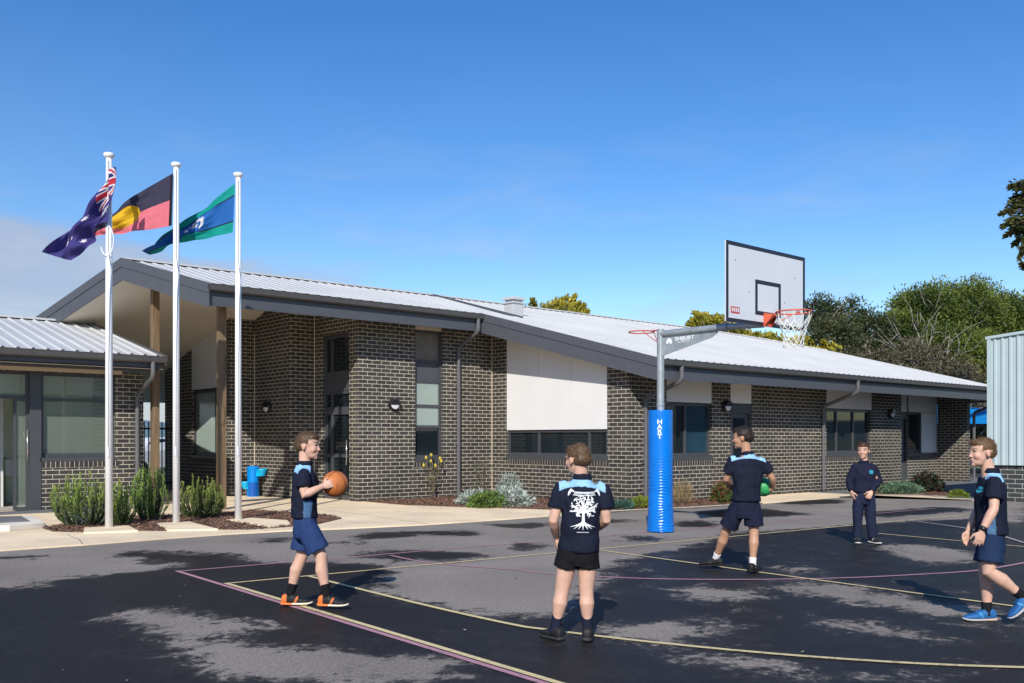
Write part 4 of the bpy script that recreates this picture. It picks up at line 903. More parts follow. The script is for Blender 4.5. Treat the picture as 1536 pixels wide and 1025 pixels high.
def abo(u, v):
    if u < .025: return (.012, .012, .014)
    if math.hypot((u - .5) * 1.55, v - .5) < .31: return (.78, .45, .02)
    return (.045, .042, .075) if v > .5 else (.74, .18, .22)
def tsi(u, v):
    grn, blu, wht = (.005, .30, .25), (.02, .13, .42), (.78, .78, .78)
    if v > .78 or v < .22: return grn
    if v > .75 or v < .25: return (.01, .01, .015)
    x, y = (u - .5) * 1.6, v - .5; r = math.hypot(x, y + .02)
    if star(u, v, .5, .47, .085, 5, 1.6): return wht
    if .13 < r < .19 and (y > -.12 or abs(x) > .1): return wht
    if .10 < r < .22 and y > .05 and (int(math.degrees(math.atan2(y, x)) / 12) % 2): return wht
    return blu
def flag(name, label, pole, ctrl, colf, seed, amp=.05, dof=.0, xs=(0, 1 / 3, 2 / 3, 1)):
    (x, y), h, _ = pole; o = V3((x, y, 0)); nu, nv = 128, 72
    C = np.array(ctrl)[::-1]          # rows bottom..top
    def bern(t, n): return [math.comb(n, k) * t ** k * (1 - t) ** (n - k) for k in range(n + 1)]
    # interpolating quadratic in v, Catmull style cubic in u through 4 points
    def lag(t, xs):
        return [np.prod([(t - xs[j]) / (xs[i] - xs[j]) for j in range(len(xs)) if j != i]) for i in range(len(xs))]
    vs = []; cs = []
    for j in range(nv + 1):
        lv_ = lag(j / nv, [0, .5, 1])
        for i in range(nu + 1):
            lu = lag(i / nu, xs); p = np.einsum('a,b,abk->k', np.array(lv_), np.array(lu), C)
            u, v = i / nu, j / nv
            fold = math.sin(6.28 * (1.7 * u + .9 * v) + seed) * amp * min(1, u * 3) + .5 * amp * math.sin(6.28 * (3.3 * u - 1.4 * v) + 2 * seed) * min(1, u * 2.5) + .4 * amp * noise.noise(V3((u * 6, v * 9 + u * 4, seed)))
            w = o + RGT * p[0] + V3((0, 0, p[1])) + FWD * (-.065 - dof + fold * 1.6 * min(1, u * 1.6) + .10 * u)
            vs.append(w - o)
    fs = []
    for j in range(nv):
        for i in range(nu):
            a = j * (nu + 1) + i; fs.append((a, a + 1, a + nu + 2, a + nu + 1)); cs.append(colf((i + .5) / nu, (j + .5) / nv))
    me = bpy.data.meshes.new(name); me.from_pydata([tuple(v) for v in vs], [], fs); col_attr(me, np.array(cs), dom='FACE'); me.materials.append(M['flag'])
    me.polygons.foreach_set('use_smooth', [True] * len(fs)); ob = bpy.data.objects.new(name, me); COL.objects.link(ob); ob.location = o
    tag(ob, label, 'flag', 'flags on the three white poles')
F1=[[(0.045, 5.398), (-0.065, 5.136), (-0.488, 4.663), (-0.972, 4.18)], [(0.055, 5.016), (-0.116, 4.804), (-0.458, 4.482), (-0.76, 4.119)], [(0.045, 4.623), (-0.176, 4.482), (-0.267, 4.301), (-0.519, 4.049)]]
F2=[[(-0.027, 5.587), (-0.451, 5.353), (-0.898, 5.077), (-1.482, 4.705)], [(-0.037, 5.173), (-0.494, 5.013), (-0.898, 4.854), (-1.429, 4.631)], [(-0.048, 4.758), (-0.526, 4.684), (-0.898, 4.652), (-1.344, 4.567)]]
F3=[[(-0.039, 5.59), (-0.414, 5.313), (-0.944, 4.938), (-1.541, 4.496)], [(-0.05, 5.181), (-0.48, 5.004), (-0.967, 4.783), (-1.563, 4.474)], [(-0.072, 4.783), (-0.525, 4.695), (-0.989, 4.606), (-1.497, 4.441)]]
flag('flag', 'drooping navy flag with white stars wrapped round its pole', POLES[0], F1, aus, .6, .06, .07, (0, .48, .74, 1))
flag('flag', 'black over red flag with a yellow disc blowing to the left', POLES[1], F2, abo, 2.1, .04, 0, (0, .25, .52, 1))
flag('flag', 'green and blue striped flag with a white emblem blowing to the left', POLES[2], F3, tsi, 4.0, .05)

# ------------------------------------------------------------------ drinking fountain
t = thing('drinking_fountain', (10.05, 20.75, 0), 'bright blue drinking fountain with round bowls by the shaded brick corner', 'drinking fountain')
fx, fy = 10.05, 20.75
mb = MB(); mb.lathe([(.0, .02), (.14, .02), (.145, .05), (.135, .45), (.14, .64), (.145, .70), (.12, .73), (0, .74)], (fx, fy, 0), 28); mb.build('column', M['fountain'], t, smooth=True, auto=True)
def bowl(d, z, r):
    mb = MB(); c = V3((fx, fy, z)) + d
    mb.lathe([(0, -.17), (.06, -.15), (r * .8, -.06), (r, .0), (r * .96, .012), (r * .8, -.02), (.03, -.08), (0, -.085)], c, 26); mb.bar(V3((fx, fy, z - .09)), c + V3((0, 0, -.10)), .12, .12); return mb.build('bowl', M['fountain2'], t, smooth=True, auto=True)
bowl(RGT * .23 - FWD * .06, .66, .13); bowl(-RGT * .16 - FWD * .08, .36, .11)
mb = MB(); mb.tube([V3((fx, fy, .70)) + RGT * .10, V3((fx, fy, .78)) + RGT * .11, V3((fx, fy, .79)) + RGT * .16], .012, 8); mb.ball(V3((fx, fy, .75)), (.05, .05, .02)); mb.build('tap', M['steel'], t, smooth=True)
mb = MB(); nrm = (-FWD + RGT * .25).normalized()
pan = []
for z in (.04, .36):
    pan.append([V3((fx, fy, z)) + Matrix.Rotation(a, 3, 'Z') @ nrm * .149 for a in [-.75 + 1.5 * k / 10 for k in range(11)]])
for a, b in zip(range(10), range(1, 11)): mb.quad(pan[0][a], pan[0][b], pan[1][b], pan[1][a])
mb.build('service_panel', pm('dark_blue_panel', (.004, .09, .40), .4), t, smooth=True)

# ------------------------------------------------------------------ plants
def leafmesh(name, P, D, S, Cc, parent, loc, w=.3, mat='leaf', bend=0.):
    """one quad per leaf: base point P, direction D (unit), length S, colour Cc, all arrays"""
    n = len(P); r = RNG.normal(size=(n, 3)); side = np.cross(D, r); side /= np.linalg.norm(side, axis=1)[:, None] + 1e-9
    L = D * S[:, None]; h = side * (S * w)[:, None] * .5
    v = np.stack([P - h * .35, P + h * .35, P + L * .55 + h, P + L + h * .15, P + L - h * .15, P + L * .55 - h], 1).reshape(-1, 3)
    f = (np.arange(n)[:, None] * 6 + np.array([0, 1, 2, 3, 4, 5])[None]).astype(np.int32)
    me = bpy.data.meshes.new(name); me.vertices.add(n * 6); me.vertices.foreach_set('co', v.astype(np.float32).ravel())
    me.loops.add(n * 6); me.loops.foreach_set('vertex_index', f.ravel()); me.polygons.add(n)
    me.polygons.foreach_set('loop_start', np.arange(n, dtype=np.int32) * 6); me.polygons.foreach_set('loop_total', np.full(n, 6, np.int32))
    me.update(calc_edges=True); me.validate()
    col_attr(me, np.repeat(Cc, 6, 0)); me.materials.append(M[mat])
    o = bpy.data.objects.new(name, me); COL.objects.link(o)
    if parent is not None: o.parent = parent
    else: o.location = loc
    return o
def unit(a): return a / (np.linalg.norm(a, axis=-1, keepdims=True) + 1e-9)
def upright_shrub(loc, label, h, r, n, c, tip, group=None, name='rosemary_bush', per=120, flowers=0):
    t = thing(name, (*loc, .02), label, 'shrub', group)
    P = []; D = []; S = []; Cc = []; st_ = MB()
    for k in range(n):
        a = RNG.uniform(0, 6.283); q = math.sqrt(RNG.uniform(0, 1)); b = np.array([math.cos(a) * q * r * .55, math.sin(a) * q * r * .55, 0])
        hh = h * RNG.uniform(.55, 1.08) * (1 - .30 * q * q); e = np.array([math.cos(a) * q * r * .98 + RNG.normal() * .03, math.sin(a) * q * r * .98 + RNG.normal() * .03, hh])
        s = RNG.uniform(.04, 1, per)[:, None]; cur = b * (1 - s) + e * s + np.array([math.cos(a), math.sin(a), 0]) * (.10 * np.sin(s * 3.14) * q)
        ax = unit((e - b)[None])[0]; dd = unit(RNG.normal(size=(per, 3)) * np.array([1, 1, .6]) * .62 + ax * 1.7)
        P.append(cur); D.append(dd); S.append(RNG.uniform(.026, .050, per)); m = RNG.uniform(.6, 1.25, per)[:, None] * RNG.uniform(.7, 1.2)
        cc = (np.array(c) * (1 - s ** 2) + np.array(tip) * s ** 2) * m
        if flowers: z = RNG.uniform(size=per) < flowers * (1.1 - s[:, 0]); cc[z] = np.array((.30, .32, .55)) * RNG.uniform(.6, 1, (z.sum(), 1))
        Cc.append(cc)
        st_.tube([b, (b + e) / 2 + np.array([math.cos(a), math.sin(a), 0]) * (.10 * q), e], [.005, .004, .002], 4)
    leafmesh('leaves', np.concatenate(P), np.concatenate(D), np.concatenate(S), np.concatenate(Cc), t, None, w=.30)
    st_.build('stem', M['bark'], t, local=True)
def mound(loc, label, rad, n, c, name='low_shrub', size=(.04, .09), w=.4, group=None, cat='shrub', upb=.4, c2=None):
    d = unit(RNG.normal(size=(n, 3))); d[:, 2] = np.abs(d[:, 2]); q = RNG.uniform(.35, 1.0, n) ** .5
    lump = np.array([1 + .25 * noise.noise(V3(tuple(x * 2.2)) + V3((loc[0] * 3, loc[1], 0))) for x in d])
    P = d * q[:, None] * lump[:, None] * np.array(rad); D = unit(d + RNG.normal(size=(n, 3)) * .7 + np.array([0, 0, upb]))
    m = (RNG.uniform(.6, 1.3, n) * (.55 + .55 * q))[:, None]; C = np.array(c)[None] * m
    if c2 is not None: k = RNG.uniform(size=n) < .3; C[k] = np.array(c2) * m[k]
    o = leafmesh(name, P, D, RNG.uniform(*size, n), C, None, (*loc, .03), w)
    tag(o, label, cat, group)
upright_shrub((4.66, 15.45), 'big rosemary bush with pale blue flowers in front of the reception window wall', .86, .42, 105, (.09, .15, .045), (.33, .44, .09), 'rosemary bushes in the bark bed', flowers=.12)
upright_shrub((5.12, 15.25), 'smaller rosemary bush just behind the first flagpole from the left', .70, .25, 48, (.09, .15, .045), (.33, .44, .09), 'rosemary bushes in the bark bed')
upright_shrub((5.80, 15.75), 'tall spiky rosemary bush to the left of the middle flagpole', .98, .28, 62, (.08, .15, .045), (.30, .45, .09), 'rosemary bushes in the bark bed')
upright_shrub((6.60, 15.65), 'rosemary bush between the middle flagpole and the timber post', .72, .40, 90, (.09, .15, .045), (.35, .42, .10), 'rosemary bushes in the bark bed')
mound((12.10, 15.0), 'silver-leaved shrub below the downpipe, to the left of the green shrub', (.36, .32, .30), 1500, (.42, .47, .42), size=(.04, .09), w=.35, name='silver_shrub', group='silver shrubs against the brick wall')
mound((12.50, 14.35), 'silver-leaved shrub to the right of the green shrub by the panel wall', (.52, .45, .36), 2200, (.42, .47, .42), size=(.04, .09), w=.35, name='silver_shrub', group='silver shrubs against the brick wall')
mound((12.85, 14.75), 'taller silver-leaved shrub standing against the brick under the white panels', (.30, .3, .62), 1000, (.38, .44, .38), size=(.04, .09), w=.35, name='silver_shrub', group='silver shrubs against the brick wall')
mound((11.98, 14.42), 'mid green rounded shrub between the silver shrubs', (.42, .38, .30), 2000, (.10, .19, .045), size=(.035, .07), w=.5, c2=(.20, .24, .05), name='green_shrub')
mound((14.12, 12.28), 'bright yellow-green tuft at the foot of the corner downpipe', (.26, .2, .19), 900, (.22, .27, .03), size=(.05, .1), w=.15, name='grass_tuft', cat='tuft')
mound((13.55, 12.35), 'grey-green low groundcover by the kerb at the brick corner', (.34, .22, .12), 700, (.06, .14, .10), size=(.06, .14), w=.14, name='trailing_plant', cat='plant')
mound((15.6, 12.45), 'dry straw-coloured grass clump to the right of the blue pad', (.22, .2, .36), 420, (.36, .27, .13), size=(.12, .26), w=.04, name='dry_grass_clump', cat='grass clump', upb=1.6)
mound((16.65, 12.2), 'red-tipped green bush beside the door in the right wing', (.27, .25, .42), 1400, (.09, .15, .04), size=(.04, .08), w=.5, c2=(.26, .08, .04), name='red_tipped_bush')
mound((22.75, 11.3), 'grey-green spreading groundcover in the far bed behind the boy in the jumper', (.62, .5, .26), 1500, (.13, .21, .13), size=(.05, .1), w=.4, name='spreading_plant', cat='plant')
mound((23.75, 11.15), 'dark bushy plant at the right end of the far bed', (.42, .4, .46), 900, (.03, .05, .025), size=(.06, .13), w=.4, c2=(.10, .03, .03), name='dark_bush')
mound((22.0, 9.55), 'small yellow-green tuft at the kerb corner by the corrugated shed', (.2, .2, .16), 500, (.17, .23, .03), size=(.05, .1), w=.2, name='grass_tuft', cat='tuft')
def stalks(loc, label, h, n, c, flower=None, name='tall_plant', spread=.16, leaf=(.04, .08), per=24):
    t = thing(name, (*loc, .03), label, 'plant'); mb = MB(); P, D, S, C = [], [], [], []
    fm = []
    for k in range(n):
        b = np.array([RNG.normal() * .05, RNG.normal() * .05, 0]); e = np.array([RNG.normal() * spread, RNG.normal() * spread, h * RNG.uniform(.72, 1)])
        mb.tube([b, (b + e) / 2 + RNG.normal(size=3) * .015, e], [.008, .006, .003], 5)
        s = RNG.uniform(.1, 1, per)[:, None]; P.append(b * (1 - s) + e * s); D.append(unit(RNG.normal(size=(per, 3)) + np.array([0, 0, .7]))); S.append(RNG.uniform(*leaf, per)); C.append(np.array(c) * RNG.uniform(.6, 1.3, (per, 1)))
        if flower is not None: fm.append(e)
    leafmesh('leaves', np.concatenate(P), np.concatenate(D), np.concatenate(S), np.concatenate(C), t, None, .3); mb.build('stem', M['bark'], t, local=True)
    for e in fm: f_ = MB(); f_.ball(e, (.032, .032, .045), n=10, m=7); f_.build('flower_head', flower, t, smooth=True, local=True)
stalks((12.75, 17.30), 'thin tall plant with yellow flower heads below the tall window', 1.02, 7, (.22, .20, .06), pm('yellow_flower', (.50, .38, .05), .7, var=.3, scale=30), spread=.13)
stalks((13.3, 16.2), 'wispy dark green stalks rising behind the silver shrubs', .95, 9, (.07, .09, .045), None, name='wispy_plant', spread=.2, per=30)

# ------------------------------------------------------------------ trees
def tree(name, label, base, top, blobs, n, leaf, c1, c2, bark='bark', trunk=.28, limbs=14, group=None, cluster=28, w=.5, dens=.9, twigs=0, flat=1.0, droop=0., bare=()):
    t = thing(name, base, label, 'tree', group); B = np.array(base)
    mb = MB()
    cs = [np.array(b[0]) - B for b in blobs]; rs = [np.array(b[1]) for b in blobs]
    fork = np.array([0, 0, (top - base[2]) * .22])
    mb.tube([(0, 0, 0), fork * .5 + np.array([.1, .05, 0]), fork], [trunk, trunk * .8, trunk * .62], 10)
    for k in range(limbs):
        i = RNG.integers(len(cs)); e = cs[i] + RNG.normal(size=3) * rs[i] * .42; m = fork * .5 + e * .5 + RNG.normal(size=3) * .5
        mb.tube([fork, fork * .65 + m * .35, m, m * .4 + e * .6 + RNG.normal(size=3) * .25, e], [trunk * .5, trunk * .4, trunk * .27, trunk * .16, trunk * .05], 6)
        for q in range(twigs):
            s = RNG.uniform(.35, 1); p = m * (1 - s) + e * s; p2 = p + RNG.normal(size=3) * rs[i] * .38
            mb.tube([p, (p + p2) / 2 + RNG.normal(size=3) * .15, p2], [trunk * .10, trunk * .06, trunk * .02], 4)
    for (u0, v0, u1, v1, Y) in bare:
        a, b = np.array(at(u0, v0, Y)) - B, np.array(at(u1, v1, Y - .5)) - B; m = (a + b) / 2 + RNG.normal(size=3) * .25
        mb.tube([a, m, b], [.055, .035, .010], 5)
        for q in range(7):
            s = RNG.uniform(.3, .95); p = a * (1 - s) ** 2 + 2 * m * s * (1 - s) + b * s * s; e = p + (b - a) * RNG.uniform(.2, .4) + RNG.normal(size=3) * .55; mb.tube([p, (p + e) / 2 + RNG.normal(size=3) * .1, e], [.022, .014, .005], 4)
    mb.build('trunk', M[bark], t, smooth=True, local=True)
    P, D, S, C = [], [], [], []
    vol = np.array([np.prod(r) ** (2 / 3) for r in rs]); pick = RNG.choice(len(cs), n, p=vol / vol.sum())
    for i in pick:
        d = unit(RNG.normal(size=3)); q = RNG.uniform(.55, 1.05); lump = 1 + .28 * noise.noise(V3(tuple(d * 2.5)) + V3((i * 7.1, 0, 0)))
        c = cs[i] + d * rs[i] * q * lump
        sz = leaf * RNG.uniform(1.6, 3.0)
        p = c + np.clip(RNG.normal(size=(cluster, 3)), -1.4, 1.4) * sz * np.array([1, 1, .55 * flat])
        P.append(p); dd = unit(d * .8 + RNG.normal(size=(cluster, 3)) * .7 + np.array([0, 0, .25 - droop])); D.append(dd); S.append(leaf * RNG.uniform(.6, 1.4, cluster))
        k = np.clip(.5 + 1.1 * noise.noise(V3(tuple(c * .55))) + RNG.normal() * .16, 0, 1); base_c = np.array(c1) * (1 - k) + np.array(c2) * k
        C.append(base_c * (RNG.uniform(.65, 1.3, (cluster, 1)) * (.45 + .6 * q)))  # inner leaves darker: shade inside the crown put into leaf colour
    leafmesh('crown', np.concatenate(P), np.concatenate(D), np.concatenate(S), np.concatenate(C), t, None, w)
def at(u, v, Y):      # image pixel (u, v) and assumed distance Y of a far tree, as a point in the world
    X = (u - 768) / 1415 * Y; p = RGT * X + FWD * Y; return (p.x, p.y, 1.37 + (659 - v) / 1415 * Y)
def blobs(Y, L): return [(at(u, v, Y + d), (ru * Y / 1415, ru * Y / 1415 * .8, rv * Y / 1415)) for u, v, ru, rv, d in L]
def gnd(u, Y): p = at(u, 659, Y); return (p[0], p[1], 0)
DG1, DG2 = (.045, .075, .018), (.19, .235, .045)
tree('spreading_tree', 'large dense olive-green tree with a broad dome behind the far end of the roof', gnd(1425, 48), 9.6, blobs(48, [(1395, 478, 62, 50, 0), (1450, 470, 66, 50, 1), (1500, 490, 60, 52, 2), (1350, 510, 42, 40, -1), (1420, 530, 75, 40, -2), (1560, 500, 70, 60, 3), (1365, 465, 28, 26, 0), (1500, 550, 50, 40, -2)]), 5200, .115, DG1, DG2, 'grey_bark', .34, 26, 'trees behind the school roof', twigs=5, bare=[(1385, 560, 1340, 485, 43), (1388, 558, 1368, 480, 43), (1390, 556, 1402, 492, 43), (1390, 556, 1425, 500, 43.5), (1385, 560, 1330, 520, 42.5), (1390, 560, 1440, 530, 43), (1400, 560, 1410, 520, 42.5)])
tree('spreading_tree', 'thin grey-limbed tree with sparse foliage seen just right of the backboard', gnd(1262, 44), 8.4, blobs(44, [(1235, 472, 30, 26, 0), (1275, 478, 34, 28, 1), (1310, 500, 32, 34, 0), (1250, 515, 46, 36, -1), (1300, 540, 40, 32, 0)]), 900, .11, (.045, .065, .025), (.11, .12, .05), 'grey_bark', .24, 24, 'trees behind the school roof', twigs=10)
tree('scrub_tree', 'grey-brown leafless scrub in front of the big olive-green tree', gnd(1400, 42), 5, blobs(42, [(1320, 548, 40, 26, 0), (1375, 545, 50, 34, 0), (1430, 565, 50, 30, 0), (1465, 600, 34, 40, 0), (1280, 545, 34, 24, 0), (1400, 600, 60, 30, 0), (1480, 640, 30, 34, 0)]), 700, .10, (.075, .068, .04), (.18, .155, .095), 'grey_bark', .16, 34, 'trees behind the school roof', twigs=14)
def frond_tree(name, label, base, fronds, Y, c1, c2, leaf, per, wid, group):
    """conifer whose sprays are built branch by branch: (from, to) image pixels"""
    t = thing(name, base, label, 'tree', group); B = np.array(base); mb = MB()
    P, D, S, C = [], [], [], []; tops = []
    for (u0, v0, u1, v1, d) in fronds:
        a, b = np.array(at(u0, v0, Y + d)), np.array(at(u1, v1, Y + d + RNG.normal() * .3)); tops.append(a)
        L = np.linalg.norm(b - a); ax = (b - a) / L; bow = np.array([0, 0, L * .10])
        mb.tube([a - B, (a + b) / 2 + bow * .6 - B, b - B], [.05, .03, .01], 5)
        n = int(per * max(L, .5)); s = RNG.uniform(0, 1, n)[:, None] ** .8; env = (np.sin(np.clip(s * 1.15 + .12, 0, 1) * 3.14) ** .7 * wid * L * .30 + .04)
        p_ = a * (1 - s) + b * s + bow * np.sin(s * 3.14) + np.clip(RNG.normal(size=(n, 3)), -1.6, 1.6) * env * .5
        P.append(p_ - B); D.append(unit(ax[None] * 1.3 + RNG.normal(size=(n, 3)) * .45)); S.append(RNG.uniform(.6, 1.5, n) * leaf)
        k = np.clip(.25 + .75 * s + .35 * (p_[:, 2:3] - (a * (1 - s) + b * s)[:, 2:3]) / (env + .02) + RNG.normal(size=(n, 1)) * .2, 0, 1)
        C.append((np.array(c1) * (1 - k) + np.array(c2) * k) * RNG.uniform(.7, 1.25, (n, 1)))
    m = np.mean(tops, 0) - B; mb.tube([(0, 0, 0), m * .5, m * np.array([1, 1, .96])], [.3, .24, .1], 8)
    for a in tops: mb.tube([m * np.array([1, 1, .8]), a - B], [.09, .05], 5)
    mb.build('trunk', M['bark'], t, smooth=True, local=True); leafmesh('crown', np.concatenate(P), np.concatenate(D), np.concatenate(S), np.concatenate(C), t, None, .45)
YC1, YC2 = (.09, .10, .018), (.40, .345, .045)
r_ = random.Random(3)
frond_tree('conifer_tree', 'golden yellow-green conifer top showing above the roof near the vent', gnd(838, 40), [(835, 488, 862, 446, 0), (822, 486, 850, 447, .4), (810, 488, 836, 455, -.3), (800, 484, 799, 452, 0), (812, 482, 816, 462, .5), (845, 488, 868, 456, -.2), (850, 490, 876, 460, .3), (856, 488, 880, 468, 0), (830, 488, 843, 458, -.4), (868, 488, 881, 470, .2), (805, 490, 826, 465, .2)], 40, YC1, YC2, .16, 300, 1.0, 'trees behind the school roof')
fr = []
for k in range(46):
    u = r_.uniform(1050, 1250); v = 489 + (u - 1050) * .20 + r_.uniform(-14, 14) - 14 * math.exp(-((u - 1100) / 40) ** 2); s = -1 if u < 1120 else r_.choice((-1, 1)); fr.append((u - s * 8, v + 24, u + s * r_.uniform(6, 20), v + r_.uniform(-4, 8), r_.uniform(-1.5, 1.5)))
fr.append((1075, 498, 1033, 490, -.5)); fr.append((1070, 486, 1040, 480, 0))
frond_tree('conifer_tree', 'golden yellow-green conifer hedge top behind the basketball arm', gnd(1110, 42), fr, 42, YC1, YC2, .17, 240, 1.1, 'trees behind the school roof')
fr = [(1552, 288, 1516, 282, 0), (1552, 300, 1519, 300, .3), (1556, 312, 1503, 322, 0), (1552, 330, 1506, 340, -.3), (1556, 334, 1510, 354, .2), (1556, 345, 1524, 366, 0), (1552, 352, 1531, 386, -.2), (1556, 300, 1524, 310, .4), (1560, 330, 1528, 348, .1), (1545, 405, 1534, 398, 0)]
for k in range(26): u = r_.uniform(1570, 1680); v = r_.uniform(250, 460); fr.append((u, v, u + r_.uniform(-40, 45), v + r_.uniform(-8, 40), r_.uniform(-2, 2)))
frond_tree('cypress_tree', 'dark cypress branch tips hanging in at the right edge of the sky', gnd(1640, 30), fr, 30, (.013, .022, .008), (.085, .088, .026), .13, 420, 1.0, 'trees behind the school roof')
tree('hedge_tree', 'dense dark green tree mass low behind the blue shade cloth', gnd(1475, 52), 5, blobs(52, [(1450, 615, 40, 40, 0), (1490, 600, 40, 50, 0), (1530, 590, 50, 60, 0)]), 900, .13, DG1, (.10, .12, .03), 'bark', .2, 8, 'trees behind the school roof')

# ------------------------------------------------------------------ people
def remesh(name, mb, vox, smooth=6):
    me = bpy.data.meshes.new(name + '_raw'); me.from_pydata(mb.v, [], mb.f)
    o = bpy.data.objects.new(name + '_raw', me); COL.objects.link(o)
    r = o.modifiers.new('r', 'REMESH'); r.mode = 'VOXEL'; r.voxel_size = vox; r.use_smooth_shade = True
    if smooth: s = o.modifiers.new('s', 'SMOOTH'); s.factor = .5; s.iterations = smooth
    out = bpy.data.meshes.new_from_object(o.evaluated_get(bpy.context.evaluated_depsgraph_get())); out.name = name
    bpy.data.objects.remove(o); bpy.data.meshes.remove(me)
    out.polygons.foreach_set('use_smooth', [True] * len(out.polygons)); return out
def coords(me):
    a = np.zeros(len(me.vertices) * 3, np.float32); me.vertices.foreach_get('co', a); return a.reshape(-1, 3).astype(float)
def normals(me):
    a = np.zeros(len(me.vertices) * 3, np.float32); me.vertices.foreach_get('normal', a); return a.reshape(-1, 3).astype(float)
def put(me, co): me.vertices.foreach_set('co', co.astype(np.float32).ravel()); me.update()
def wrinkle(me, amp, sc=(14, 14, 9), seed=0., anis=None):
    co, nn = coords(me), normals(me)
    d = np.array([noise.noise(V3((c[0] * sc[0] + seed, c[1] * sc[1], c[2] * sc[2]))) + .5 * noise.noise(V3((c[0] * sc[0] * 2.3, c[1] * sc[1] * 2.3 + seed, c[2] * sc[2] * 2.1 + c[0] * 14))) for c in co])
    put(me, co + nn * (d * amp)[:, None])
def link(name, me, mat, parent):
    me.materials.clear(); me.materials.append(M[mat]); o = bpy.data.objects.new(name, me); COL.objects.link(o); o.parent = parent; return o
def frame_at(f, upv=V3((0, 0, 1))):
    f = f.normalized(); r = f.cross(upv).normalized(); return f, r, r.cross(f)
def hand(mb, w, d, n, tdir, L=.145, curl=.5, spread=0.):
    d = d.normalized(); n = (n - d * n.dot(d)).normalized(); t = (tdir - d * tdir.dot(d) - n * tdir.dot(n)).normalized()
    def ell(c, a, b, m=10): return [c + t * (a * math.cos(q)) + n * (b * math.sin(q)) for q in [2 * math.pi * k / m for k in range(m)]]
    mb.loft([ell(w - d * .02, .021, .017), ell(w + d * .01, .024, .017), ell(w + d * .18 * L, .033, .016), ell(w + d * .4 * L, .036, .014), ell(w + d * .52 * L, .033, .010)])
    for i, (l, o, r) in enumerate(((.40, .0265, .0078), (.45, .009, .0082), (.42, -.009, .0078), (.33, -.0255, .0068))):
        p = w + d * (.48 - .02 * abs(i - 1.2)) * L + t * o; pts = [p]; a = 0; dd = (d + t * (o * 6 * (1 + spread))).normalized()
        for k, (fr, bd) in enumerate(((.45, .45), (.32, .8), (.23, .6))):
            a += curl * bd; v = dd * math.cos(a) + n * math.sin(a); p = p + v * (l * L * fr); pts.append(p)
        mb.tube(pts, [r * 1.1, r, r * .92, r * .7], 8)
    p = w + d * .16 * L + t * .026; v = (d * .62 + t * .7 + n * .3).normalized(); v2 = (d * .85 + t * .25 + n * .55 * min(1, curl + .3)).normalized()
    mb.tube([p, p + v * .22 * L, p + v * .22 * L + v2 * .2 * L, p + v * .22 * L + v2 * .34 * L], [.0115, .0105, .009, .0065], 8)
